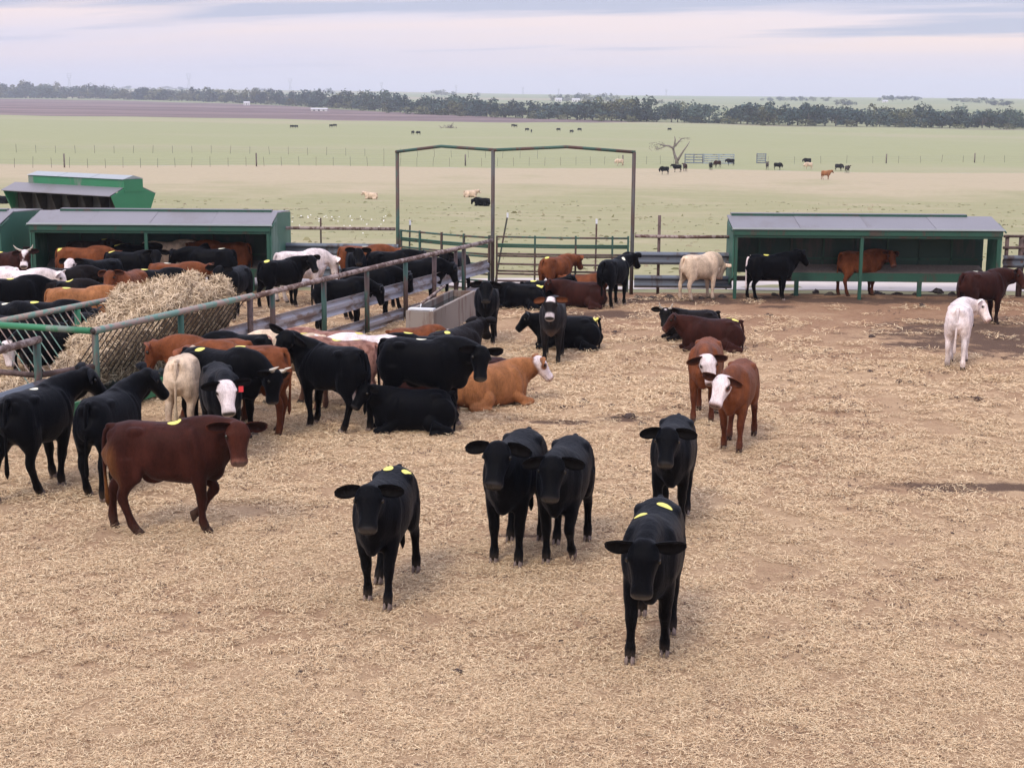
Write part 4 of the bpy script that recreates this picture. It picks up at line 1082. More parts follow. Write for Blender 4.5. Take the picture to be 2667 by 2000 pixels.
LZ = -0.43
def _lie_shell():
    S = Shell()
    B = [(-.60, .50, .22, .06), (-.555, .57, .10, .15), (-.45, .61, .035, .22), (-.30, .63, .012, .25), (-.10, .62, .005, .268), (.10, .625, .005, .272), (.27, .645, .012, .25),
         (.40, .635, .03, .21), (.50, .595, .075, .17), (.58, .53, .15, .12), (.63, .45, .25, .06)]
    S.loft([(x, 0, (t + b) / 2) for x, t, b, w in B], [(w, (t - b) / 2) for x, t, b, w in B], n=28, p=2.2)
    _head_neck(S, LZ)
    S.ball((-.55, 0, .565), (.07, .035, .04))
    S.ball((.52, 0, .17), (.12, .11, .13))
    for sg in (-1, 1):
        y = lambda v: v * sg
        S.ball((.37, y(.16), .36), (.12, .09, .22), rot=-.25)
        S.ball((-.36, y(.19), .28), (.24, .11, .25), rot=.15)
        S.ball((-.28, y(.16), .545), (.11, .05, .05))
        S.ball((-.20, y(.25), .16), (.13, .075, .13))
        S.loft([(.30, y(.17), .20), (.42, y(.185), .12), (.54, y(.19), .075), (.62, y(.19), .06), (.66, y(.185), .05)], [(.07, .08), (.065, .075), (.055, .055), (.052, .05), (.03, .03)], n=12)
        S.loft([(.63, y(.20), .05), (.54, y(.225), .04), (.46, y(.235), .035), (.42, y(.235), .035)], [(.045, .04), (.034, .033), (.04, .034), (.035, .03)], n=12)
        ex = .06 if sg > 0 else -.02
        S.loft([(-.20, y(.26 + ex), .14), (-.34, y(.28 + ex), .10), (-.48, y(.29 + ex), .075), (-.53, y(.29 + ex), .06)], [(.08, .10), (.06, .07), (.045, .05), (.03, .03)], n=12)
        S.loft([(-.52, y(.30 + ex), .05), (-.40, y(.32 + ex), .045), (-.28, y(.33 + ex), .04), (-.20, y(.33 + ex), .035), (-.16, y(.33 + ex), .03)], [(.04, .04), (.036, .036), (.04, .036), (.04, .036), (.035, .03)], n=12)
    return S

def _remesh(S, voxel, smooth_it):
    me = bpy.data.meshes.new('tmp'); me.from_pydata([tuple(p) for p in np.concatenate(S.V)], [], S.F)
    o = bpy.data.objects.new('tmp', me); COL.objects.link(o)
    md = o.modifiers.new('r', 'REMESH'); md.mode = 'VOXEL'; md.voxel_size = voxel
    sm = o.modifiers.new('s', 'SMOOTH'); sm.factor = 0.5; sm.iterations = smooth_it
    dg = bpy.context.evaluated_depsgraph_get(); dg.update()
    ev = o.evaluated_get(dg); em = ev.to_mesh()
    V = np.empty(len(em.vertices) * 3); em.vertices.foreach_get('co', V); V = V.reshape(-1, 3)
    F = [tuple(p.vertices) for p in em.polygons]
    ev.to_mesh_clear(); bpy.data.objects.remove(o); bpy.data.meshes.remove(me)
    return V, F

def _ear(sg, dz, seg=8, across=7):
    """cupped leaf, thickened; built pointing sideways from the poll"""
    V = []; R = []
    base = POLL + HA * HL * .06 + HU * .050 + np.array([-.012, sg * .082, dz])
    out = np.array([-.06, sg * 0.97, -.06]); out /= np.linalg.norm(out)
    wid = np.array([.15, 0, .95]); wid -= out * wid.dot(out); wid /= np.linalg.norm(wid)
    nrm = np.cross(out, wid); nrm = nrm if nrm[0] > 0 else -nrm
    for side in (0, 1):
        for i in range(seg + 1):
            t = i / seg
            w = .060 * math.sin(PI * (.13 + .80 * t)) ** .62 if t < 1 else .016
            for k in range(across):
                u = 2 * k / (across - 1) - 1
                cup = .042 * u * u * math.sin(PI * (.15 + .8 * t)) - .006
                p = base + out * (.19 * t - .02) + wid * (u * w - .03 * t * t) + nrm * (cup + (.009 if side == 0 else -.006) * (1 if abs(u) < .99 and t < .99 else 0.35))
                V.append(p); R.append(1 if (side == 0 and abs(u) < .8 and .05 < t < .93) else 2)
    n = (seg + 1) * across; F = []
    for side in (0, 1):
        o = side * n
        for i in range(seg):
            for k in range(across - 1):
                q = (o + i * across + k, o + i * across + k + 1, o + (i + 1) * across + k + 1, o + (i + 1) * across + k)
                F.append(q if (side == 0) == (sg < 0) else q[::-1])
    rim = [i * across for i in range(seg + 1)] + [seg * across + k for k in range(1, across)] + [i * across + across - 1 for i in range(seg - 1, -1, -1)]
    for a, b in zip(rim[:-1], rim[1:]): F.append((a, b, b + n, a + n))
    return np.array(V), F, R

def _claws(cx, cy):
    V = []; F = []
    for sg in (-1, 1):
        yo = cy + sg * .0225
        o = len(V)
        bot = [(-.045, -.5), (-.05, .1), (-.035, .5), (.02, .5), (.052, .1), (.055, -.15), (.02, -.5)]
        for z, k in ((0.0, 1.0), (.028, .93), (.062, .72)):
            for x, yy in bot:
                V.append((cx + x * k - z * .30 + .012, yo + sg * yy * .036 * k + (0 if k > .8 else -sg * .003), z))
        n = len(bot)
        for r in range(2):
            for k in range(n): F.append((o + r * n + k, o + r * n + (k + 1) % n, o + (r + 1) * n + (k + 1) % n, o + (r + 1) * n + k))
        F.append(tuple(o + k for k in range(n))[::-1]); F.append(tuple(o + 2 * n + k for k in range(n)))
    return np.array(V), F

def _tail(lying):
    if lying:
        P = [(-.52, 0, .565), (-.565, 0, .53), (-.59, .01, .45), (-.602, .02, .36), (-.60, .05, .24), (-.58, .09, .12), (-.565, .15, .045), (-.54, .20, .03), (-.50, .25, .028), (-.42, .28, .028)]
    else:
        P = [(-.53, 0, 1.02), (-.575, 0, 1.01), (-.61, 0, .97), (-.628, 0, .90), (-.636, 0, .80), (-.638, .002, .70), (-.636, .004, .60), (-.632, .008, .50), (-.628, .012, .42), (-.625, .014, .36), (-.622, .015, .30), (-.62, .016, .25)]
    R = np.interp(np.linspace(0, 1, len(P)), [0, .15, .4, .65, .8, .92, 1], [.03, .027, .02, .017, .026, .026, .005])
    mb = MB(); mb.tube(P, list(R), n=8)
    return np.array([tuple(p) for p in mb.v]), mb.f

class CowBase:
    def __init__(s, lying, voxel, smooth_it, hooves=True):
        s.lying = lying
        dz = LZ if lying else 0.0
        V, F = _remesh(_lie_shell() if lying else _stand_shell(), voxel, smooth_it)
        if lying: V[:, 2] = np.maximum(V[:, 2], 0.0)
        reg = [0] * len(V)
        def app(V2, F2, r):
            nonlocal V, F
            k = len(V); V = np.concatenate([V, V2]); F = F + [tuple(i + k for i in f) for f in F2]
            reg.extend(r if isinstance(r, list) else [r] * len(V2))
        for sg in (-1, 1):
            a, b, r = _ear(sg, dz); app(a, b, r)
        a, b = _tail(lying); app(a, b, 3)
        if hooves and not lying:
            for cx, cy in ((.40, .125), (.40, -.125), (-.45, .14), (-.45, -.14)):
                a, b = _claws(cx, cy); app(a, b, 4)
        s.V = V; s.reg = np.array(reg)
        me = bpy.data.meshes.new('cattle_body'); me.from_pydata([tuple(p) for p in V], [], F)
        bm = bmesh.new(); bm.from_mesh(me); bmesh.ops.recalc_face_normals(bm, faces=bm.faces); bm.to_mesh(me); bm.free()
        me.polygons.foreach_set('use_smooth', [True] * len(me.polygons)); me.update()
        s.me = me
        # head and neck weights in the standing frame
        W = V - [0, 0, dz]; s.W = W
        x, y, z = W[:, 0], W[:, 1], W[:, 2]
        q = (W - J1) @ ND; d = (W - J1) @ NM
        ear = (s.reg == 1) | (s.reg == 2)
        mk = 1 - ss(.10, .25, d); mk = np.maximum(mk, ss(.20, .33, q))
        ok = (s.reg == 0) & (x > .2)
        s.w1 = np.where(ok, ss(-.14, .12, q) * mk, 0.0); s.w1[ear] = 1
        s.w2 = np.where(ok, ss(.08, .34, q) * mk, 0.0); s.w2[ear] = 1
        L3 = float(np.linalg.norm(J3 - J1))
        s.w3 = np.where(ok, ss(L3 - .13, L3 + .03, q) * mk, 0.0); s.w3[ear] = 1
        if lying:
            low = (V[:, 2] < .28)
            for w in (s.w1, s.w2, s.w3): w[low & (V[:, 0] < .72)] *= 0.0 if False else 1.0
            g = ss(.12, .30, V[:, 2]); hd = (q > .30)
            f = np.where(hd & (V[:, 0] > .70), 1.0, g); s.w1 *= f; s.w2 *= f; s.w3 *= f
        s.V[:, 1] *= 1 + .14 * s.w3; W = s.W = s.V - [0, 0, dz]
        s.ht = ((W - POLL) @ HA) / HL; s.hq = (W - POLL) @ HU; s.hy = W[:, 1] / 1.14
        s.hm = s.w3 * (s.reg == 0)
        # legs
        s.legs = {}
        if not lying:
            for nm, fx, sg in (('fl', 1, 1), ('fr', 1, -1), ('hl', 0, 1), ('hr', 0, -1)):
                side = ss(.0, .07, y * sg)
                if fx:
                    m = side * ss(.15, .24, x) * (1 - ss(.55, .66, x)) * (1 - s.w3)
                    jz = [(.62, (.35, .66)), (.36, (.374, .345)), (.12, (.373, .12))]
                    up = 1 - ss(.50, .72, z)
                else:
                    m = side * (1 - ss(-.26, -.12, x)) * (s.reg != 3)
                    jz = [(.72, (-.38, .76)), (.40, (-.508, .39)), (.12, (-.483, .12))]
                    up = 1 - ss(.52, .82, z)
                ws = [up * m, (1 - ss(jz[1][0] - .05, jz[1][0] + .05, z)) * m, (1 - ss(.09, .15, z)) * m]
                s.legs[nm] = (ws, [j[1] for j in jz])

def _roty(V, c, ang):
    """rotate about the y axis through (cx, cz) by per-vertex angles"""
    cc, sn = np.cos(ang), np.sin(ang)
    x = V[:, 0] - c[0]; z = V[:, 2] - c[1]
    V[:, 0] = c[0] + x * cc + z * sn; V[:, 2] = c[1] - x * sn + z * cc
def _rotz(V, c, ang):
    cc, sn = np.cos(ang), np.sin(ang)
    x = V[:, 0] - c[0]; y = V[:, 1] - c[1]
    V[:, 0] = c[0] + x * cc - y * sn; V[:, 1] = c[1] + x * sn + y * cc
def _rotx(V, c, ang):
    cc, sn = np.cos(ang), np.sin(ang)
    y = V[:, 1] - c[0]; z = V[:, 2] - c[1]
    V[:, 1] = c[0] + y * cc - z * sn; V[:, 2] = c[1] + y * sn + z * cc

R_ = math.radians
def pose_cow(B, V, w1, w2, w3, legw, p):
    """V in the rest frame (posed in place). yaw +: to the animal's left; pitch +: nose down"""
    dz = LZ if B.lying else 0.0
    V[:, 2] -= dz
    p = dict(p, hp=p.get('hp', 0) - .85 * min(0, p.get('np', 0)))      # a raised neck keeps the face hanging
    for w, J, fy, fp in ((w3, J3, p.get('hy', 0), p.get('hp', 0)), (w2, J2, p.get('ny', 0) * .5, p.get('np', 0) * .5), (w1, J1, p.get('ny', 0) * .5, p.get('np', 0) * .5)):
        if w is w3 and p.get('hr'): _rotx(V, (J[1], J[2]), R_(p['hr']) * w)
        if fp: _roty(V, (J[0], J[2]), R_(fp) * w)
        if fy: _rotz(V, (J[0], J[1]), R_(fy) * w)
    V[:, 2] += dz
    for nm, (a0, a1, a2) in p.get('legs', {}).items():
        if nm not in legw: continue
        ws, js = legw[nm]
        for w, j, a in ((ws[2], js[2], a2), (ws[1], js[1], a1), (ws[0], js[0], -a0)):
            if a: _roty(V, j, R_(a) * w)
    return V

GAITS = {
    'square': dict(fl=(3, 0, 0), fr=(-3, 0, 0), hl=(-3, 2, 0), hr=(4, -2, 0)),
    'square2': dict(fl=(-5, 2, 0), fr=(4, 0, 0), hl=(7, -4, 0), hr=(-6, 3, 0)),
    'step': dict(fl=(14, 6, 4), fr=(-12, 0, -6), hl=(-13, 4, -4), hr=(12, -6, 2)),
    'step2': dict(fl=(-12, 0, -6), fr=(15, 8, 6), hl=(12, -5, 2), hr=(-12, 5, -4)),
    'walk': dict(fl=(20, 52, 40), fr=(-7, 2, -4), hl=(-4, 3, 0), hr=(14, -4, 0)),
    'walk2': dict(fl=(-7, 2, -4), fr=(22, 50, 40), hl=(16, -6, 0), hr=(-10, 4, 0)),
}

BLACK = (.0010, .0013, .0023)
COATS = {
    'black': dict(base=BLACK, head=(.0012, .0014, .0022), muz=(.007, .0065, .007), nose=(.014, .013, .014), leg=(.0022, .0022, .0026), ear=(.004, .0034, .0034), hoof=(.19, .145, .125), switch=(.002, .002, .002)),
    'blackbrown': dict(base=(.007, .005, .005), head=(.005, .004, .004), muz=(.022, .017, .014), nose=(.004, .004, .004), leg=(.004, .0034, .0034), ear=(.010, .007, .006), hoof=(.06, .05, .045), switch=(.004, .003, .003)),
    'red': dict(base=(.040, .0120, .0085), head=(.056, .0160, .0098), muz=(.19, .085, .06), nose=(.10, .05, .042), leg=(.042, .014, .009), ear=(.016, .006, .005), hoof=(.06, .035, .025), switch=(.15, .06, .02), rump=(.17, .07, .022)),
    'rust': dict(base=(.155, .050, .0205), head=(.135, .043, .018), muz=(.22, .11, .08), nose=(.10, .05, .042), leg=(.08, .024, .012), ear=(.035, .012, .008), hoof=(.06, .035, .025), switch=(.10, .03, .013)),
    'darkred': dict(base=(.030, .0095, .0070), head=(.040, .013, .009), muz=(.12, .06, .045), nose=(.04, .025, .022), leg=(.017, .007, .006), ear=(.015, .006, .005), hoof=(.04, .028, .022), switch=(.036, .013, .008)),
    'tan': dict(base=(.29, .122, .050), head=(.20, .080, .034), muz=(.40, .24, .17), nose=(.20, .10, .085), leg=(.21, .085, .034), ear=(.12, .05, .03), hoof=(.08, .05, .035), switch=(.4, .22, .12)),
    'cream': dict(base=(.56, .435, .32), head=(.54, .42, .32), muz=(.45, .28, .22), nose=(.28, .16, .14), leg=(.48, .37, .28), ear=(.38, .25, .19), hoof=(.10, .08, .06), switch=(.5, .4, .28)),
    'white': dict(base=(.72, .63, .62), head=(.72, .63, .61), muz=(.58, .42, .39), nose=(.34, .20, .18), leg=(.68, .60, .58), ear=(.50, .38, .36), hoof=(.03, .028, .028), switch=(.62, .53, .50)),
    'roan': dict(base=(.26, .135, .105), head=(.24, .12, .10), muz=(.35, .22, .18), nose=(.15, .09, .08), leg=(.18, .095, .07), ear=(.12, .06, .05), hoof=(.05, .04, .035), switch=(.26, .16, .12), roan=(.075, .022, .015)),
    'greybrown': dict(base=(.052, .040, .037), head=(.048, .034, .031), muz=(.09, .07, .06), nose=(.02, .018, .018), leg=(.034, .027, .024), ear=(.03, .02, .016), hoof=(.05, .04, .035), switch=(.035, .028, .022)),
    'smoke': dict(base=(.0150, .0135, .0145), head=(.009, .007, .007), muz=(.50, .42, .38), nose=(.008, .008, .008), leg=(.007, .006, .006), ear=(.13, .045, .02), hoof=(.04, .035, .03), switch=(.010, .009, .009), brisket=(.11, .07, .052)),
}
WHITE = np.array([.72, .63, .63])

def coat_colours(B, coat, marks, seed):
    c = COATS[coat]; r = np.random.default_rng(seed)
    V = B.W; n = len(V); x, y, z = V[:, 0], V[:, 1], V[:, 2]
    ph = r.uniform(0, 6.28, 12)
    nz = (np.sin(x * 9 + ph[0] + 2 * np.sin(z * 7 + ph[1])) + np.sin(y * 11 + ph[2] + 2 * np.sin(x * 6 + ph[3])) + np.sin(z * 10 + ph[4] + 1.5 * np.sin(y * 9 + x * 4 + ph[5]))) / 3
    nf = (np.sin(x * 41 + ph[6] + 3 * np.sin(z * 23 + ph[7])) + np.sin(z * 37 + ph[8] + 3 * np.sin(y * 29 + ph[9])) + np.sin(y * 43 + x * 19 + ph[10])) / 3
    C = np.tile(np.array(c['base']), (n, 1))
    def put(mask, col):
        nonlocal C
        C = C * (1 - mask[:, None]) + np.array(col) * mask[:, None]
    body = (B.reg == 0)
    z0 = V[:, 2] if not B.lying else V[:, 2]
    put(ss(.55, .30, z) * body * (x < .7) * (B.hm < .3) if not B.lying else np.zeros(n), c['leg'])
    if 'rump' in c and not B.lying:
        put(.6 * ss(-.44, -.56, x) * ss(.42, .58, z) * (1 - ss(.72, .95, z + .04 * nz)) * body, c['rump'])
    if 'brisket' in c: put(.9 * ss(.42, .50, x) * ss(.64, .5, z) * (1 - B.hm) * body, c['brisket'])
    if 'roan' in c: put(ss(.05, .6, nf + .3 * nz) * .6 * body, c['roan'])
    if marks.get('belly'): put(ss(.60, .50, z + .05 * nz) * body * (x > -.35) * (x < .45) * ss(.42, .5, z), WHITE * .8)
    put(B.hm, c['head'])
    if coat == 'red':
        put(.6 * ss(.15, .42, x) * ss(.95, .62, z) * body * (1 - B.hm), tuple(k * .35 for k in c['base']))
    t, q, hy = B.ht, B.hq, B.hy
    hd = (B.hm > .25) & body
    e = nz * .05 + nf * .02
    face = marks.get('face')
    if face == 'bald':
        put(body * ss(.70, .735, x + e * .4) * ss(1.02, 1.06, z), marks.get('white', WHITE) if not isinstance(marks.get('white'), int) else WHITE)
        put(hd * ss(-.16, -.06, t + e) * ss(-.10, -.05, q + e * .5 + .10 * ss(.3, .7, t)), marks.get('white', WHITE))
        if marks.get('patch'):
            for sg in (1, -1):
                if sg in marks['patch']: put(hd * ss(.075, .045, np.sqrt(((t - .33) * .40) ** 2 + (q - .02) ** 2 * 1.2) + e * .3) * (hy * sg > .02), c['head'])
    elif face == 'blaze':
        put(hd * ss(.055, .030, np.abs(hy) + e) * ss(0.0, .08, q) * ss(-.1, 0, t), WHITE)
        put(hd * ss(.72, .82, t + e), WHITE)
    elif face == 'poll':
        put(hd * ss(.075, .05, np.abs(hy) + e) * ss(.03, .07, q) * ss(.30, .22, t + e) * ss(-.15, -.05, t), WHITE * .95)
        put(hd * ss(.70, .80, t + e), WHITE * .6)
    elif face == 'spot':
        put(hd * ss(.03, .015, np.hypot(hy, (t - .12) * .4)) * (q > .03), WHITE)
    if not (face in ('blaze', 'poll')): put(hd * ss(.84, .96, t) * .8, marks.get('muz', c['muz']))
    wet = hd * ss(.93, .985, t) * ss(-.022, .002, q)
    put(wet, marks.get('nose', c['nose']))
    put(hd * .7 * ss(.007, .003, np.abs(q + .043 - .02 * (t - .9))) * ss(.62, .72, t), (.004, .003, .003))
    for sg in (-1, 1):
        put(hd * ss(.027, .014, np.sqrt((hy - sg * .034) ** 2 + ((t - .955) * .4) ** 2 + (q - .022) ** 2)), (.004, .003, .003))
        put(hd * .8 * ss(.036, .02, np.sqrt((np.abs(hy) - .092) ** 2 + ((t - .33) * .4) ** 2 + (q - .035) ** 2)), tuple(.4 * k for k in (c['head'] if face != 'bald' else (.2, .12, .11))))
    put((B.reg == 1) * 1.0, c['ear']); put((B.reg == 2) * 1.0, tuple(1.35 * k for k in c['head']) if face != 'bald' else c['base'])
    if marks.get('whiteear'): put((B.reg > 0) & (B.reg < 3) * 1.0, WHITE)
    tl = (B.reg == 3)
    put(tl * 1.0, c['base'])
    if not B.lying: put(tl * ss(.62, .50, z), c['switch'])
    if marks.get('whitetail'): put(tl * 1.0, WHITE)
    if marks.get('socks') and not B.lying: put(ss(.30, .20, z + e) * (B.reg == 0), WHITE * .9)
    put((B.reg == 4) * 1.0, c['hoof'])
    if marks.get('mud'): put(ss(.0, .5, nz + nf * .6) * .55 * body * ss(.9, .5, z), (.10, .075, .055))
    if not B.lying: put(.22 * ss(.14, .03, z + .02 * nf) * (B.reg == 0), (.13, .095, .07))
    if marks.get('stain'): put(ss(.1, .7, nz + nf * .5) * .30 * body, (.34, .25, .18))
    k = (1 + .22 * nz + .10 * nf)[:, None]
    return np.clip(C * k, 0, 1), 1 - wet
def coat_material():
    m, nt, b = _nt('cattle_coat')
    at = N(nt, 'ShaderNodeAttribute', attribute_name='coat')
    tc = N(nt, 'ShaderNodeTexCoord'); mp = N(nt, 'ShaderNodeMapping'); mp.inputs['Scale'].default_value = (1, 1, .35); L(nt, tc.outputs['Object'], mp.inputs[0])
    n1 = N(nt, 'ShaderNodeTexNoise', i_Scale=70.0, i_Detail=5.0, i_Roughness=.7); L(nt, mp.outputs[0], n1.inputs['Vector'])
    n2 = N(nt, 'ShaderNodeTexNoise', i_Scale=7.0, i_Detail=4.0, i_Roughness=.6); L(nt, mp.outputs[0], n2.inputs['Vector'])
    k = math_(nt, 'ADD', math_(nt, 'MULTIPLY', n1.outputs['Fac'], .5), math_(nt, 'MULTIPLY', n2.outputs['Fac'], .55))
    r = ramp(nt, [(.34, .48), (.72, 1.5)]); L(nt, k, r.inputs[0])
    L(nt, math_(nt, 'ADD', math_(nt, 'MULTIPLY_ADD', at.outputs['Alpha'], .14, .17), math_(nt, 'MULTIPLY', n2.outputs['Fac'], .28)), b.inputs['Roughness']); L(nt, math_(nt, 'MULTIPLY_ADD', at.outputs['Alpha'], -.41, .455), b.inputs['Specular IOR Level'])
    L(nt, mixc(nt, 1.0, at.outputs['Color'], r.outputs[0], 'MULTIPLY'), b.inputs['Base Color'])
    b.inputs['Roughness'].default_value = .46
    b.inputs['Specular IOR Level'].default_value = .085
    b.inputs['Sheen Tint'].default_value = (.62, .74, 1.0, 1); b.inputs['Sheen Weight'].default_value = .035; b.inputs['Sheen Roughness'].default_value = .5
    n3 = N(nt, 'ShaderNodeTexNoise', i_Scale=11.0, i_Detail=3.0, i_Roughness=.6, i_Distortion=.2); L(nt, mp.outputs[0], n3.inputs['Vector'])
    b0 = N(nt, 'ShaderNodeBump', i_Strength=.5, i_Distance=.03); L(nt, n3.outputs['Fac'], b0.inputs['Height'])
    bp = N(nt, 'ShaderNodeBump', i_Strength=.8, i_Distance=.016); L(nt, k, bp.inputs['Height']); L(nt, b0.outputs[0], bp.inputs['Normal']); L(nt, bp.outputs[0], b.inputs['Normal'])
    return m
COATM = coat_material()
TAGM = plain('yellow_sticker', (.74, .68, .15), rough=.55, var=.08)
WTAGM = plain('pale_sticker', (.80, .78, .60), rough=.5, var=.03)
REDTAG = plain('red_plastic', (.70, .05, .06), rough=.4, var=.05)
EYEM = plain('eye', (.006, .005, .004), rough=.08, var=.0)
HORNM = plain('horn', (.55, .50, .42), rough=.45, var=.15, scale=14)
BASES = {}
def base(lying, lod):
    k = (lying, lod)
    if k not in BASES:
        vox, it = {0: (.0165, 5), 1: (.022, 4), 2: (.045, 2)}[lod]
        BASES[k] = CowBase(lying, vox, it, hooves=lod < 2)
    return BASES[k]
_eye = None
def eye_mesh():
    global _eye
    if _eye is None:
        S = Shell(); S.ball((0, 0, 0), (.021, .014, .021), n=10)
        _eye = bpy.data.meshes.new('eye'); _eye.from_pydata([tuple(p) for p in np.concatenate(S.V)], [], S.F)
        _eye.polygons.foreach_set('use_smooth', [True] * len(_eye.polygons)); _eye.materials.append(EYEM)
    return _eye

def head_point(B, pts, p):
    """carry rest-frame points (standing head coordinates) along with the head"""
    P = np.array(pts, float).reshape(-1, 3).copy()
    if B.lying: P[:, 2] += LZ
    o = np.ones(len(P))
    return pose_cow(B, P, o, o, o, {}, dict(p, legs={}))

def make_cow(name, label, coat, loc, heading, h=1.1, marks=None, tags=(), lod=1, lying=False, group=None, gait='square', cat='calf', horns=False, eartag=False, fat=1.0, legs=None, seed=None, **p):
    """loc = ground point under the middle of the body; heading in degrees, 0 = +x, 90 = away from the camera"""
    B = base(lying, lod); marks = marks or {}
    seed = seed if seed is not None else abs(hash_(label + str(loc))) % 100000
    p = dict(p); p['legs'] = legs if legs is not None else GAITS[gait]
    V0 = B.V.copy(); rr = np.random.default_rng(seed)
    for sg in (1, -1):                                   # each ear held its own way
        e_ = ((B.reg == 1) | (B.reg == 2)) & (B.V[:, 1] * sg > 0); E = V0[e_]; c0 = np.array([POLL[0] - .01, sg * .085, POLL[2] + .03 + (LZ if lying else 0)])
        _rotx(E, (c0[1], c0[2]), sg * R_(rr.uniform(-8, 12))); _rotz(E, (c0[0], c0[1]), sg * R_(rr.uniform(-8, 8))); V0[e_] = E
    V = pose_cow(B, V0, B.w1, B.w2, B.w3, B.legs, p)
    fat = fat * (.96 if lying else .93)
    if fat != 1.0: V[:, 1] = V[:, 1] * (fat + (1 - fat) * B.w2)
    k = h / 1.08; XS = .94 if lying else .87; HS = np.array([-.4 * (1 - XS), 0, 0]); KV = k
    if not lying: V[:, 2] -= V[:, 2].min()
    V[:, 0] += np.where(B.V[:, 0] < .4, B.V[:, 0] * (XS - 1), HS[0])       # shorter barrel, head kept whole
    V = V * k
    me = B.me.copy(); me.name = name
    me.vertices.foreach_set('co', V.astype(np.float32).ravel())
    C, dry = coat_colours(B, coat, marks, seed)
    at = me.color_attributes.new('coat', 'FLOAT_COLOR', 'POINT')
    at.data.foreach_set('color', np.concatenate([C, dry[:, None]], 1).astype(np.float32).ravel())
    me.materials.clear(); me.materials.append(COATM); me.update()
    gz = ground_z(loc[0], loc[1]) if len(loc) == 2 else loc[2]
    o = obj_from(name, me, None, (loc[0], loc[1], gz - (.012 if lod < 2 else 0)), R_(heading))
    tag(o, label, cat, group)
    if lod == 2: return o
    zsh = 0.0
    if not lying:
        Vr = pose_cow(B, B.V.copy(), B.w1, B.w2, B.w3, B.legs, p); zsh = Vr[:, 2].min()
    if lod <= 1:
        ep = head_point(B, [POLL + HA * HL * .32 + HU * .034 + np.array([0, sg * .111, 0]) for sg in (1, -1)], p)
        for q in ep:
            e = obj_from('eye', eye_mesh(), o, tuple((q + HS - [0, 0, zsh]) * KV)); e.scale = (k, k, k)
    if horns:
        for sg in (1, -1):
            hp = [POLL + HU * .05 + HA * HL * .0 + np.array([0, sg * .06, 0]), POLL + HU * .075 - HA * .01 + np.array([0, sg * .12, 0]),
                  POLL + HU * .12 - HA * .03 + np.array([0, sg * .17 * (horns if horns is not True else 1), 0]), POLL + HU * .19 - HA * .05 + np.array([0, sg * .20 * (horns if horns is not True else 1), 0])]
            hp = (head_point(B, hp, p) + HS - [0, 0, zsh]) * KV
            mb = MB(); mb.tube([tuple(q) for q in hp], [.026 * k, .022 * k, .016 * k, .004 * k], n=8); mb.build('horn', HORNM, o, smooth=True)
    if eartag:
        q = (head_point(B, [POLL + HA * HL * .06 + HU * (-.01) + np.array([.055, .165, -.035])], p)[0] + HS - [0, 0, zsh]) * KV
        mb = MB(); mb.box((0, 0, 0), (.012, .06, .075)); e = mb.build('ear_tag', REDTAG, o, loc=tuple(q))
        e.rotation_euler = (0, 0, R_(p.get('ny', 0) + p.get('hy', 0)))
    if tags:
        bv = BVHTree.FromPolygons([tuple(q) for q in V], [tuple(f.vertices) for f in me.polygons])
        for tg in tags:
            tx, ty = tg[0] * k * XS, tg[1] * k
            rot = tg[2] if len(tg) > 2 else 0.3; white = len(tg) > 3
            # sticker draped over the back
            cst, csn = math.cos(rot), math.sin(rot)
            pts = []; ok = True; n = 12
            h0 = bv.ray_cast(Vector((tx, ty, 3)), Vector((0, 0, -1)))
            if h0[0] is None: continue
            nv = h0[1]; nv = nv if nv.z > 0 else -nv
            t1 = Vector((1, 0, 0)); t1 = (t1 - nv * t1.dot(nv)).normalized(); t2 = nv.cross(t1)
            for ring_, rr in ((0, 0), (1, .5), (2, 1.0)):
                for i in range(n if rr else 1):
                    a = 2 * PI * i / n
                    u, v = .078 * rr * math.cos(a), .052 * rr * math.sin(a)
                    d = t1 * (u * cst - v * csn) + t2 * (u * csn + v * cst)
                    st = h0[0] + d + nv * .15
                    hh = bv.ray_cast(st, -nv)
                    pts.append((hh[0] if hh[0] is not None else h0[0] + d) + nv * .006)
            fs = [(0, 1 + i, 1 + (i + 1) % n) for i in range(n)] + [(1 + i, 1 + n + i, 1 + n + (i + 1) % n, 1 + (i + 1) % n) for i in range(n)]
            mb = MB(); mb.add(pts, fs); mb.build('back_tag', WTAGM if white else TAGM, o)
    return o

def hash_(s):
    v = 5381
    for ch in s: v = (v * 33 + ord(ch)) & 0xffffffff
    return v
# ------------------------------------------------------------------ the cattle
def feet(f, r, h):
    """ground point and heading from where the fore and hind feet stand"""
    F_ = Vector(at(*f)[:2]); R = Vector(at(*r)[:2]); d = (F_ - R).normalized(); k = h / 1.08
    m = (F_ + R) / 2 + d * .05 * k
    return (m.x, m.y), math.degrees(math.atan2(d.y, d.x))
def back(px, py, h, hd=None, along=0.0, lying=False):
    """ground point from where the top line of the back shows; along = place on the back measured from mid-body"""
    k = h / 1.08; p = at(px, py, (.62 if lying else 1.05) * k)
    a = R_(hd or 0); return (p[0] - along * k * math.cos(a), p[1] - along * k * math.sin(a))
YARD = 'calves loose in the straw yard'; HAYG = 'calves crowding the near side of the hay feeder'; PEN = 'cattle crowded in the far pen by the long shed'
def cow(label, coat, h, f=None, r=None, b=None, g=None, hd=None, along=0.0, group=YARD, cat='calf', lying=False, **k):
    if f: loc, hh = feet(f, r, h); hd = hh if hd is None else hd
    elif b: loc = back(b[0], b[1], h, hd, along, lying)
    else: loc = at(*g)[:2]
    return make_cow(k.pop('name', 'calf'), label, coat, loc, hd, h=h, group=group, cat=cat, lying=lying, **k)
B_, Y_ = 'black', None
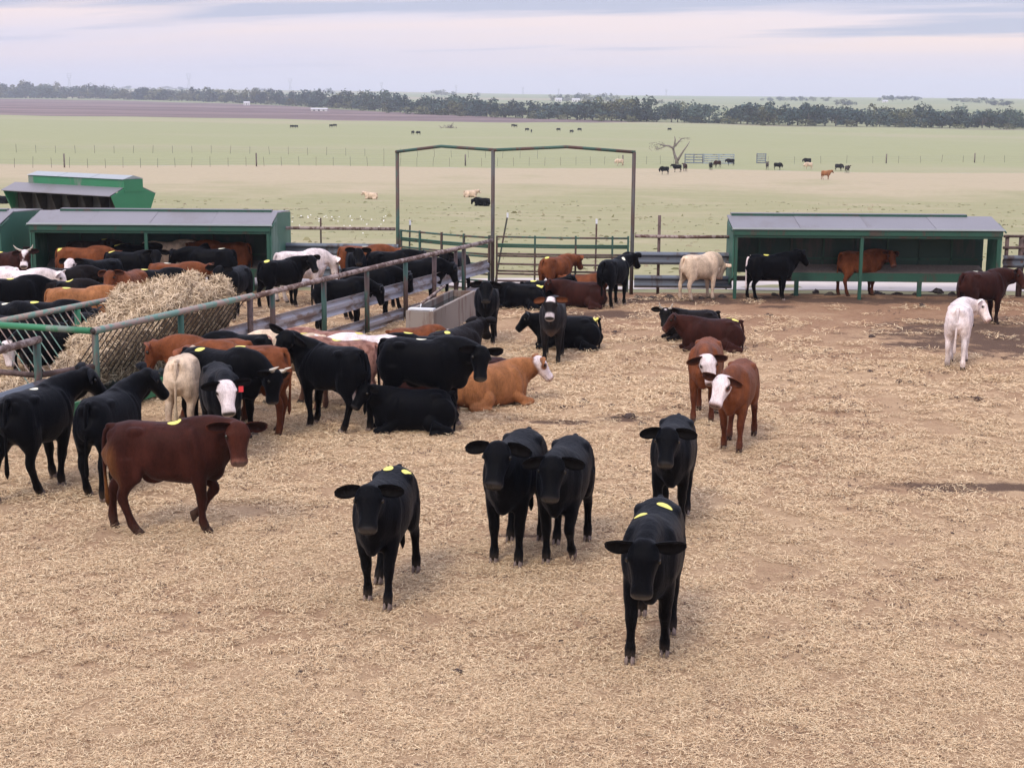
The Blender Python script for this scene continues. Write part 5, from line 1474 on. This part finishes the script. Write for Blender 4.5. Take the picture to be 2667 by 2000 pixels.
# --- straw yard, foreground
cow('red-brown bull calf with yellow back tag walking sideways across the straw', 'red', 1.28, g=(436, 1380), hd=6, lod=0, legs=dict(fr=(2, 0, -3), fl=(20, 50, 42), hl=(-8, 2, 0), hr=(9, -3, -3)), ny=-34, hy=-38, np=6, hp=8, tags=[(.12, -.04, .2)])
cow('black calf standing alone facing out, with two yellow tags side by side on its rump', B_, 1.21, f=(986, 1572), r=(1036, 1506), lod=0, gait='step', ny=6, hy=6, np=-9, tags=[(-.28, -.04, .3), (-.30, .13, -.5)])
cow('black calf on the left of a close pair, head held higher, no tags', B_, 1.30, f=(1318, 1470), r=(1372, 1405), lod=0, gait='square', np=-12, ny=4)
cow('black calf on the right of a close pair, smaller, one forefoot lifted', B_, 1.24, f=(1455, 1468), r=(1490, 1413), lod=0, legs=dict(fr=(-4, 0, 0), fl=(18, 46, 40), hl=(-6, 3, 0), hr=(8, -4, 0)), np=0, ny=4, hp=5)
cow('black calf with level ears walking behind the one with two back tags', B_, 1.20, f=(1740, 1385), r=(1762, 1322), lod=0, gait='step2', np=-6)
cow('biggest black calf striding towards the platform with two yellow oval tags on its back', B_, 1.27, f=(1684, 1722), r=(1712, 1622), lod=0, gait='step2', np=12, hp=4, tags=[(-.18, .06, 1.3), (.08, -.10, .9)])
cow('rusty calf with white face and red eye patches, in front of its red companion', 'rust', 1.20, f=(1898, 1182), r=(1938, 1134), lod=0, gait='step', np=16, ny=-8, hy=-10, hp=-6, marks=dict(face='bald', patch=(1, -1)))
cow('rust-red calf half hidden behind the white-faced one with eye patches', 'rust', 1.20, f=(1822, 1112), r=(1848, 1060), lod=0, gait='square2', np=22, ny=14, hy=10, hp=-8, marks=dict(face='bald', patch=(1,)))
cow('dark red calf lying on the straw with two yellow tags on its rump', 'darkred', 1.08, g=(1858, 912), hd=184, lying=True, lod=0, np=-6, ny=-8, tags=[(-.32, -.03), (-.42, .05)])
cow('black calf with short pale horns lying beside the dark red one, looking out', 'blackbrown', 1.05, g=(1806, 884), hd=192, lying=True, lod=0, ny=38, hy=36, np=-4, horns=.7, marks=dict(face='spot'))
cow('white calf seen from behind, turning its head right, near the dark mud', 'white', 1.17, r=(2464, 961), f=(2512, 942), hd=70, lod=0, gait='square2', ny=-56, hy=-40, np=14, marks=dict(stain=1))
cow('dark red steer standing sideways by the side fence at the shed end', 'darkred', 1.18, r=(2502, 848), f=(2590, 842), lod=0, gait='square', ny=-30, hy=-34, np=6, tags=[(-.22, 0, .3, 1)])
cow('red calf eating inside the shed behind the middle post', 'rust', 1.12, r=(2194, 770), f=(2264, 768), lod=1, ny=-40, hy=-34, np=10)
cow('black calf with a white tail standing at the shed opening', B_, 1.13, r=(1950, 783), f=(2040, 781), lod=1, ny=6, np=-4, marks=dict(whitetail=1, belly=0), tags=[(-.12, -.05)])
cow('cream-white calf with its head pushed behind the corner of the shed', 'cream', 1.12, r=(1788, 784), f=(1844, 779), lod=1, np=50, ny=16, marks=dict(white=1))
cow('black calf seen from behind looking over the guardrail next to the gate post', B_, 1.13, r=(1574, 803), f=(1614, 793), lod=1, ny=-16, np=-2, tags=[(.30, -.1, .3, 1)])
cow('rust calf with yellow tag on its rump facing the tube gate rails', 'rust', 1.02, r=(1414, 780), f=(1472, 772), lod=1, ny=-8, np=12, tags=[(-.42, -.02)])
cow('dark brown calf resting with raised head between the black ones by the gate', 'darkred', 1.03, g=(1515, 800), hd=176, lying=True, lod=1, ny=14)
cow('white-faced red calf resting just behind the dark brown one at the gate', 'rust', 1.05, g=(1508, 780), hd=-14, lying=True, lod=1, ny=-24, hy=-20, marks=dict(face='bald', patch=(1, -1)))
cow('black calf lying flat with two yellow tags on its rump, near the trough and gate', B_, .98, g=(1362, 803), hd=172, lying=True, lod=1, np=30, tags=[(-.30, -.08), (-.45, .05)])
cow('black calf lying with neck raised and white ear streak, among those resting at the gate', B_, 1.0, g=(1412, 794), hd=8, lying=True, lod=1, np=-14, ny=8, tags=[(-.25, -.05), (-.1, .05)])
cow('smoky grey calf with white forehead and orange ears standing square on the straw', 'smoke', 1.18, f=(1432, 957), r=(1446, 918), lod=0, gait='square', np=-10, marks=dict(face='poll'))
cow('black calf stretched out lying behind the grey calf with orange ears', B_, 1.12, g=(1484, 908), hd=180, lying=True, lod=0, np=0, ny=4, tags=[(-.50, .02, 1.3)])
cow('black calf standing at the end of the water trough, facing out', B_, 1.19, f=(1262, 914), r=(1274, 868), lod=0, gait='square2', np=-12, ny=2)
# --- round the feeder, near side
cow('big black steer standing sideways over resting calves, head low and forward', B_, 1.33, f=(1166, 1112), r=(1018, 1104), lod=0, gait='square', ny=-24, hy=-30, np=18, group=HAYG, tags=[(-.02, 0, .3, 1)])
cow('black calf looking back over its shoulder, rump to the big black steer', B_, 1.26, f=(822, 1108), r=(930, 1127), lod=0, gait='square2', ny=62, hy=46, np=-26, group=HAYG)
cow('black calf lying with folded legs at the feet of the big black steer', B_, 1.08, g=(1085, 1122), hd=188, lying=True, lod=0, ny=20, hy=14, np=-12, group=HAYG)
cow('orange-tan white-faced calf lying with its rump to the platform', 'tan', 1.18, g=(1276, 1058), hd=33, lying=True, lod=0, ny=-14, np=2, marks=dict(face='bald', patch=(-1,)), group=HAYG, tags=[(-.48, .05, 1.4), (-.1, .05)])
cow('maroon and white calf lying half hidden behind the orange-tan one', 'darkred', 1.05, g=(1262, 1020), hd=150, lying=True, lod=1, marks=dict(face='bald', belly=1), np=20, group=HAYG)
cow('brown and white calf lying beneath the belly of the big black steer', 'darkred', 1.05, g=(1092, 1068), hd=10, lying=True, lod=1, marks=dict(belly=1, face='blaze'), np=22, group=HAYG)
cow('large rust-red steer pulling hay, rump beside the black calf looking back', 'rust', 1.30, b=(640, 899), hd=166, lod=0, gait='square', np=22, group=HAYG, tags=[(.05, .06)])
cow('rust-red steer farther along, only its back showing above the other red one', 'rust', 1.25, b=(552, 882), hd=172, lod=1, np=20, group=HAYG)
cow('black horned cow with numbered yellow tag lowering its head past the white-faced calf', B_, 1.27, b=(552, 908), hd=-24, along=-.1, lod=0, np=44, hp=-10, ny=0, hy=-14, horns=.55, group=HAYG, tags=[(-.25, -.08, 1.0)])
cow('black calf with white face and red ear tag, facing out beside the cream one', B_, 1.22, b=(572, 956), hd=-72, lod=0, np=16, ny=-6, hy=6, hp=-6, marks=dict(face='bald', muz=(.5, .42, .4), nose=(.02, .018, .018)), eartag=True, group=HAYG)
cow('cream calf seen from behind with tail hanging, pushing into the feeder', 'cream', 1.22, b=(462, 932), hd=84, along=-.45, lod=0, np=34, gait='square', group=HAYG)
cow('black calf by the guardrail at the feeder end, pale streak tag on its back', B_, 1.31, g=(104, 1276), hd=76, lod=0, gait='step', ny=-36, hy=-10, np=-8, group=HAYG, tags=[(-.02, 0, .3, 1)])
cow('black calf with raised head behind the walking red-brown one', B_, 1.25, g=(292, 1276), hd=80, lod=0, gait='square2', ny=-34, hy=-10, np=-18, group=HAYG)
cow('black calf whose low back shows beneath the fence guardrail by the hay', B_, 1.12, b=(640, 870), hd=178, lod=1, np=30, group=HAYG)
cow('cream calf with a yellow-tagged back, hidden behind the black calf looking back', 'cream', 1.14, b=(760, 868), hd=172, lod=1, np=24, group=HAYG, tags=[(-.2, 0), (.1, .03)])
cow('pinkish roan calf with round yellow tag on its hip', 'roan', 1.17, b=(852, 861), hd=178, lod=1, np=20, group=HAYG, tags=[(-.1, -.06, .1)])
cow('speckled red roan calf with yellow tag low on its rump', 'roan', 1.14, b=(892, 886), hd=170, lod=1, np=20, group=HAYG, tags=[(-.25, -.03, .1), (.1, 0)])
cow('white calf whose pale flank shows between the two big black ones', 'white', 1.16, b=(975, 872), hd=196, lod=1, np=14, group=HAYG, tags=[(.25, 0, .4)])
cow('black calf behind the big black steer with a pale stripe tag on its rump', B_, 1.14, b=(1110, 874), hd=182, lod=1, np=20, group=HAYG, tags=[(.30, 0, .2)])
cow('dark brown calf resting beside the trough with two yellow tags on its rump', 'blackbrown', 1.25, b=(1178, 856), hd=52, lying=True, lod=1, np=-4, ny=10, group=HAYG, tags=[(-.25, .08), (-.25, -.10)])
cow('orange and white calf curled up under the guardrail by the trough end', 'rust', 1.0, b=(1075, 852), hd=20, lying=True, lod=1, np=30, ny=30, marks=dict(face='bald'), group=HAYG)
# --- far pen, behind the divider fence
def pen(label, coat, h, **k): k.setdefault('lod', 1); return cow(label, coat, h * 1.06, group=PEN, **k)
pen('black steer with yellow tag looking out over the straw, in front of the white cow', B_, 1.06, r=(680, 806), f=(772, 797), ny=-46, hy=-44, np=-2, tags=[(-.42, -.06)])
pen('white cow standing behind the black steer with its head lowered', 'white', 1.14, r=(725, 788), f=(824, 782), np=34, name='cow', cat='cow', marks=dict(stain=1))
pen('black calf facing out right beside the top of the hay heap', B_, 1.08, b=(628, 692), hd=-104, along=-.3, np=-8)
pen('black calf facing out between others at the back guardrail, level ears', B_, 1.10, b=(925, 648), hd=-80, along=-.2, np=-8, tags=[(-.4, .08)])
pen('black calf with pale snip, standing sideways close to the left gate post', B_, 1.06, b=(1015, 655), hd=12, np=10)
pen('red calf whose back shows above the black ones at the back guardrail', 'rust', 1.12, b=(945, 641), hd=4, np=20, tags=[(.05, 0, .2, 1)])
pen('long black steer standing right against the far side of the divider fence', B_, 1.10, b=(960, 697), hd=8, np=28, fat=1.05)
pen('black steer near the gate end, dark back under the rusty top rail', B_, 1.10, b=(1082, 676), hd=10, np=26)
pen('black calf with head down between the fence posts of the divider', B_, 1.05, b=(885, 727), hd=6, np=30)
pen('black calf peering over the fence next to the trough posts', B_, 1.06, b=(1196, 660), hd=-108, along=-.2, np=-10)
pen('black steer in front of the long shed with a pale tag on its rump', B_, 1.14, b=(548, 648), hd=176, np=18, tags=[(-.28, .02, .2, 1)])
pen('black calf standing rump-on in front of the roan cow at the shed', B_, 1.10, b=(500, 644), hd=70, along=-.3, np=20)
pen('pale roan cow with brown speckles standing inside the long shed', 'cream', 1.16, b=(435, 629), hd=4, np=20, name='cow', cat='cow')
pen('red steer inside the long shed near its end wall', 'rust', 1.16, b=(588, 631), hd=176, np=14)
pen('black steer with round yellow tag, wet white muzzle, facing along the shed', B_, 1.10, b=(335, 656), hd=-6, ny=-36, hy=-34, np=0, tags=[(-.42, -.04, .6)])
pen('red steer with two tags on its tail end in front of the grey-brown one', 'rust', 1.12, b=(212, 645), hd=6, np=24, tags=[(-.52, -.06), (-.50, .06)])
pen('grey-brown steer with yellow tag, deepest inside the long shed', 'greybrown', 1.14, b=(238, 628), hd=8, np=20, tags=[(.32, -.02)])
pen('black steer with two tags one above the other inside the shed', B_, 1.10, b=(352, 637), hd=6, np=24, tags=[(-.45, -.04), (-.36, .05)])
pen('black white-faced calf looking down, standing before the red steers', B_, 1.08, b=(268, 676), hd=228, along=-.1, np=-4, ny=14, hy=16, marks=dict(face='bald', muz=(.5, .45, .42), nose=(.3, .2, .19)))
pen('red calf with dark brown face pointing straight out of the pen crowd', 'rust', 1.10, b=(350, 704), hd=-104, along=-.2, np=-6)
pen('golden tan steer with yellow tag standing sideways just behind the feeder', 'tan', 1.16, b=(205, 750), hd=4, np=12, hp=-10, tags=[(-.22, -.03)])
pen('black-brown calf with small tag tucked behind the golden tan steer', 'blackbrown', 1.05, b=(165, 731), hd=2, np=24, tags=[(.15, -.03)])
pen('horned red and white blaze-faced cow near the short rusty post', 'darkred', 1.12, b=(12, 656), hd=-22, ny=-32, hy=-34, np=-4, horns=True, marks=dict(face='blaze'), name='cow', cat='cow', tags=[(-.1, -.05)])
pen('white calf with ear raised in front of the horned cow', 'white', 1.08, b=(52, 704), hd=4, np=14, ny=-6)
pen('white steer cut off by the picture edge behind the black tagged one', 'white', 1.10, b=(-20, 694), hd=176, np=12)
pen('black steer with yellow tag beside the white calves near the feeder', B_, 1.14, b=(38, 724), hd=30, along=.1, np=24, tags=[(.02, -.03)])
pen('black steer with big round yellow tag leaning into the feeder rail', B_, 1.12, b=(118, 786), hd=-4, np=28, tags=[(-.18, -.05, .5)], marks=dict(mud=1))
pen('black steer behind the feeder end rail with a pale rump tag', B_, 1.14, b=(0, 786), hd=-30, along=-.1, np=26, tags=[(.1, -.05, .5, 1)])
pen('black calf with oval tag between the two tagged steers at the feeder', B_, 1.02, b=(40, 824), hd=-8, np=26, tags=[(-.06, -.05, .5)])
pen('black calf seen through the slanted rods of the far feeder side', B_, 1.10, b=(262, 818), hd=-20, np=30)
pen('black calf with white face eating low through the feeder end', B_, 1.05, b=(150, 852), hd=196, np=44, marks=dict(face='bald', muz=(.6, .5, .48), nose=(.4, .3, .28)))
pen('black steer with yellow hip tag standing behind the top of the hay', B_, 1.08, b=(400, 702), hd=4, np=26, tags=[(-.2, -.02)])
pen('rust-red calf lying low-headed between the black steers behind the hay', 'rust', 1.06, b=(452, 686), hd=-6, np=12, hp=-14, tags=[(-.15, 0, .3, 1)])
pen('dark calf with brown flank patch between white-faced calf and white calves', 'blackbrown', 1.06, b=(168, 698), hd=20, np=22, marks=dict(mud=1))

# --- cattle out on the pastures
def far(px, py, label, coat, hd, h=1.12, lying=False, grp='cattle grazing by the dead tree', **k):
    q = land(px, py)
    make_cow('cow', label, coat, q[:2], hd, h=h, lod=2, lying=lying, group=grp, cat='cow', **k)
G_ = dict(np=62, hp=-8)
far(1731, 455, 'black cow grazing nearest the dead tree with head left', B_, 184, **G_)
far(1764, 449, 'black cow with raised head in front of the dead tree trunk', B_, 178, np=-4)
far(1784, 447, 'dark red cow half behind the raised-head black one at the dead tree', 'darkred', 100)
far(1851, 443, 'black cow seen end-on in front of the long pale gate', B_, -86, np=55)
far(1869, 437, 'dark red cow grazing before the long pale gate', 'darkred', 210, **G_)
far(1903, 432, 'black cow walking along the pale gate end', B_, 178, np=30)
far(1998, 442, 'grey-brown cow end-on under the lone short panel', 'greybrown', 80)
far(2025, 443, 'black cow grazing downhill just right of the lone panel', B_, -24, **G_)
far(2103, 430, 'black cow standing behind the cream one', B_, 184, np=40)
far(2106, 442, 'cream cow grazing in front of a black one', 'cream', 186, **G_)
far(2150, 468, 'tan calf standing by itself closer than the grazing herd', 'tan', 14, h=1.15)
far(2184, 446, 'smoky dark cow grazing beside a grey-brown one at the herd end', 'smoke', -30, **G_)
far(2206, 451, 'grey-brown cow end-on at the far end of the herd', 'greybrown', -80)
far(1614, 433, 'cream cow grazing beside the fence seen through the gate frame', 'cream', 182, **G_)
LY = 'cattle lying in the near pasture'
far(968, 519, 'pale tan cow lying in the pasture left of the gate frame', 'cream', 172, lying=True, grp=LY, h=.95)
far(1224, 514, 'pale grey cow lying in the pasture seen through the gate frame', 'cream', 8, lying=True, grp=LY, h=1.0)
far(1257, 537, 'black cow lying in the pasture next to the gate frame middle post', B_, 172, lying=True, grp=LY, h=1.05, np=30)
far(6, 531, 'black calf lying in the pasture behind the creep feeder', B_, 160, lying=True, grp=LY, h=.95)
DOT = 'small dark cow far out on the green pasture'
for px, py, a in ((760, 335, 10), (772, 335, 170), (862, 333, 0), (873, 332, 180), (1075, 351, 60), (1090, 352, 200), (1336, 332, 0), (1343, 333, 180), (1372, 343, 10), (1384, 347, 90), (1455, 343, 180), (1488, 348, 30), (1510, 343, 190), (1743, 342, 0)):
    far(px, py, DOT, B_, a, grp='dark cattle dotted over the far pasture', h=1.05, **G_)
# ------------------------------------------------------------------ loose straw over the yard, dung, mud clods
CRUMB = plain('crumbs', (.11, .066, .044), rough=.95, var=.4, scale=25)
def straw():
    """clumps of loose stalks strewn by geometry nodes; the layer thins out towards the sheds and over the mud"""
    srcs = []
    for q in range(7):
        m = 76
        r_ = .19 * np.sqrt(rng.uniform(size=m)); th = rng.uniform(0, 6.283, m)
        a = rng.normal(.1, 1.1, m) + PI * (rng.uniform(size=m) < .5); tilt = rng.normal(0, .14, m); ln_ = rng.uniform(.03, .105, m)
        D = np.stack([np.cos(a) * np.cos(tilt), np.sin(a) * np.cos(tilt), np.sin(tilt)], 1)
        U = np.stack([rng.normal(0, .3, m), rng.normal(0, .3, m), np.ones(m)], 1); U /= np.linalg.norm(U, axis=1)[:, None]
        P3 = np.stack([r_ * np.cos(th), r_ * np.sin(th), .006 + np.abs(rng.normal(0, .014, m)) + np.abs(np.sin(tilt)) * ln_ * .5], 1)
        V, F = ribbons(P3, D, U, ln_, rng.uniform(.0034, .0062, m), rng.uniform(0, .25, m))
        V[:, 2] = np.maximum(V[:, 2], .002 + .004 * rng.uniform(size=len(V)))
        srcs.append(bpy.data.objects.new('straw_clump', np_mesh('straw_clump', V, F, STRAWM)))
    for q in range(1):                                   # trodden crumbs of dung and earth among the stalks
        m = 11; r_ = .18 * np.sqrt(rng.uniform(size=m)); th = rng.uniform(0, 6.283, m); s0 = rng.uniform(.006, .020, m)
        C_ = np.stack([r_ * np.cos(th), r_ * np.sin(th), np.full(m, .012)], 1); O = np.array([(1, 0, 0), (0, .8, 0), (-1, 0, 0), (0, -.8, 0), (.1, 0, .9)])
        V = (C_[:, None] + O[None] * s0[:, None, None] * rng.uniform(.6, 1.3, (m, 5, 1))).reshape(-1, 3); kk = np.arange(m)[:, None] * 5
        F = np.concatenate([kk + np.array([[a, (a + 1) % 4, 4]]) for a in range(4)])
        srcs.append(bpy.data.objects.new('crumb_clump', np_mesh('crumb_clump', V, F, CRUMB)))
    pts = []; scl = []
    for y0, y1, dens, k in ((7.0, 12.5, 150, .56), (12.5, 17, 92, .70), (17, 23, 52, .92), (23, 30, 20, 1.3), (30, 37.2, 11, 1.5)):
        xa = .40 * y1 + 1.5; n = int(2 * xa * (y1 - y0) * dens)
        x = rng.uniform(-xa, xa, n); y = rng.uniform(y0, y1, n)
        d = 1.04 + .14 * np.sin(x * .9 + 1.7 * np.sin(y * .5)) + .22 * np.sin(y * 1.1 - x * .6 + 2) + .18 * np.sin(x * 2.9 + y * 2.3) + .22 * np.sin(x * 6.1 - y * 5.3 + 2 * np.sin(y * 3.7)) + .2 * np.sin(x * 11.3 + 2 * np.sin(y * 8.1))
        d = d - .30 * np.clip((x + 1.5) / 5, 0, 1) + .10 * np.sin(x * 17 + 3 * np.sin(y * 13))
        bare = np.clip((y + .7 * x - 25) * .055, 0, .84)
        for cx, cy, rx, ry, _ in PATCHES: bare = np.maximum(bare, np.clip(1.75 - np.hypot((x - cx) / rx, (y - cy) / ry) + rng.normal(0, .35, n), 0, .90))
        keep = (rng.uniform(size=n) < np.clip(d, .2, 1) * (1 - bare)) & (np.abs(x) < .37 * y + 1.5)
        pts.append(np.stack([x[keep], y[keep], rng.uniform(0, .004, keep.sum())], 1)); scl.append(k * rng.uniform(.75, 1.25, keep.sum()))
    P = np.concatenate(pts).astype(np.float32); S = np.concatenate(scl).astype(np.float32)
    me = bpy.data.meshes.new('loose_straw'); me.vertices.add(len(P)); me.vertices.foreach_set('co', P.ravel())
    at_ = me.attributes.new('size', 'FLOAT', 'POINT'); at_.data.foreach_set('value', S)
    me.update()
    o = obj_from('loose_straw', me); tag(o, 'loose pale straw scattered thickly over the earth of the yard', 'straw', kind='stuff')
    ng = bpy.data.node_groups.new('strew', 'GeometryNodeTree')
    ng.interface.new_socket('Geometry', in_out='INPUT', socket_type='NodeSocketGeometry'); ng.interface.new_socket('Geometry', in_out='OUTPUT', socket_type='NodeSocketGeometry')
    nd = ng.nodes; lk = ng.links
    gi = nd.new('NodeGroupInput'); go = nd.new('NodeGroupOutput'); ip = nd.new('GeometryNodeInstanceOnPoints'); g2i = nd.new('GeometryNodeGeometryToInstance')
    for s_ in srcs:
        oi = nd.new('GeometryNodeObjectInfo'); oi.inputs['Object'].default_value = s_; lk.new(oi.outputs['Geometry'], g2i.inputs[0])
    rv = nd.new('FunctionNodeRandomValue'); rv.data_type = 'FLOAT_VECTOR'; rv.inputs[0].default_value = (-.06, -.06, 0); rv.inputs[1].default_value = (.06, .06, 6.283)
    na = nd.new('GeometryNodeInputNamedAttribute'); na.data_type = 'FLOAT'; na.inputs['Name'].default_value = 'size'
    lk.new(gi.outputs[0], ip.inputs['Points']); lk.new(g2i.outputs[0], ip.inputs['Instance']); ip.inputs['Pick Instance'].default_value = True
    lk.new(rv.outputs[0], ip.inputs['Rotation']); lk.new(na.outputs[0], ip.inputs['Scale']); lk.new(ip.outputs[0], go.inputs[0])
    md = o.modifiers.new('strew', 'NODES'); md.node_group = ng
    print('clumps', len(P))
straw()
DUNGM = plain('dung', (.060, .036, .028), rough=.85, var=.4, scale=30)
def clod_mesh(seed, flat=.38):
    """a ragged pat: a few lumpy lobes run together"""
    r = np.random.default_rng(seed); bm = bmesh.new()
    for q in range(4):
        g = bmesh.ops.create_icosphere(bm, subdivisions=2, radius=1.0)['verts']
        f = r.normal(size=(4, 3)) * 2.6; ph = r.uniform(0, 6, 4); sc_ = (.75 if q == 0 else r.uniform(.25, .5)); a = r.uniform(0, 6.28); o = Vector((math.cos(a), math.sin(a), 0)) * (0 if q == 0 else r.uniform(.5, .95))
        for v in g:
            k = (1 + .2 * sum(math.sin(v.co.dot(Vector(f[i])) + ph[i]) for i in range(4)) + r.normal() * .1) * sc_
            v.co = Vector((v.co.x * k, v.co.y * k * .8, max(-.2, v.co.z * k) * flat)) + o
    me = bpy.data.meshes.new('dung_pat'); bm.to_mesh(me); bm.free(); me.materials.append(DUNGM); return me
CLODS = [clod_mesh(i) for i in range(5)]
for i, (px, py, w) in enumerate([(1522, 1047, 26), (1590, 1057, 24), (1640, 1087, 34), (1600, 1090, 22), (1190, 1750, 34), (940, 1930, 14), (517, 1597, 12), (1462, 1672, 16), (2225, 1575, 14), (1580, 1930, 9), (2270, 878, 20), (1690, 1030, 14), (1465, 1062, 16), (2340, 995, 26), (2370, 996, 18), (2545, 1042, 26), (2265, 968, 18), (1602, 866, 14), (1690, 945, 12), (2000, 822, 22), (2400, 798, 24), (1240, 1440, 12), (1228, 1310, 16), (1225, 1290, 14), (1670, 1105, 24), (2660, 1465, 14), (2480, 1390, 10), (2520, 1330, 9), (782, 1750, 20), (850, 1745, 12), (350, 1815, 9)]):
    p = at(px, py); s = w / FPX * math.hypot(p[0], p[1]) * .55
    o = obj_from('dung_pat', CLODS[i % 5], None, (p[0], p[1], .01), i * 1.3); o.scale = (s, s * .8, s * 1.3)
    tag(o, 'dark dung pat lying on the straw of the yard', 'dung', 'dung pats on the straw')
MUD = plain('mud', (.050, .036, .030), rough=.9, var=.35, scale=14)
MUDS = []
for i in range(4):
    me = clod_mesh(50 + i, .75); me.name = 'mud_clod'; me.materials.clear(); me.materials.append(MUD); MUDS.append(me)
for i, (px, py, w) in enumerate([(2070, 770, 26), (2125, 764, 40), (2160, 770, 40), (2290, 766, 46), (2340, 768, 36), (2440, 764, 50), (2480, 770, 40), (1665, 776, 40), (1700, 780, 46), (1740, 778, 40), (1880, 776, 36), (1830, 779, 34), (2390, 770, 40), (2535, 772, 40), (2020, 772, 36)]):
    p = at(px, py); s = w / FPX * p[1] * .5
    o = obj_from('mud_clod', MUDS[i % 4], None, (p[0], p[1] + .1, .0), i * 1.7); o.scale = (s, s * .7, s * .55)
    tag(o, 'dark lump of trodden mud under or beside the calf shed', 'mud', 'mud lumps along the back fence')

# ------------------------------------------------------------------ the air over the fields
def haze():
    mb = MB(); mb.box((0, 3300, 20), (13000, 7100, 110))
    m = bpy.data.materials.new('haze'); m.use_nodes = True; nt = m.node_tree; nt.nodes.clear()
    out = nt.nodes.new('ShaderNodeOutputMaterial'); v = nt.nodes.new('ShaderNodeVolumePrincipled')
    v.inputs['Color'].default_value = (.80, .86, 1.0, 1); v.inputs['Density'].default_value = HAZE_D; v.inputs['Anisotropy'].default_value = .2
    nt.links.new(v.outputs[0], out.inputs['Volume'])
    o = mb.build('haze', m); tag(o, 'thin blue evening haze over the whole valley', 'haze', kind='stuff')
HAZE_D = .00022
haze()
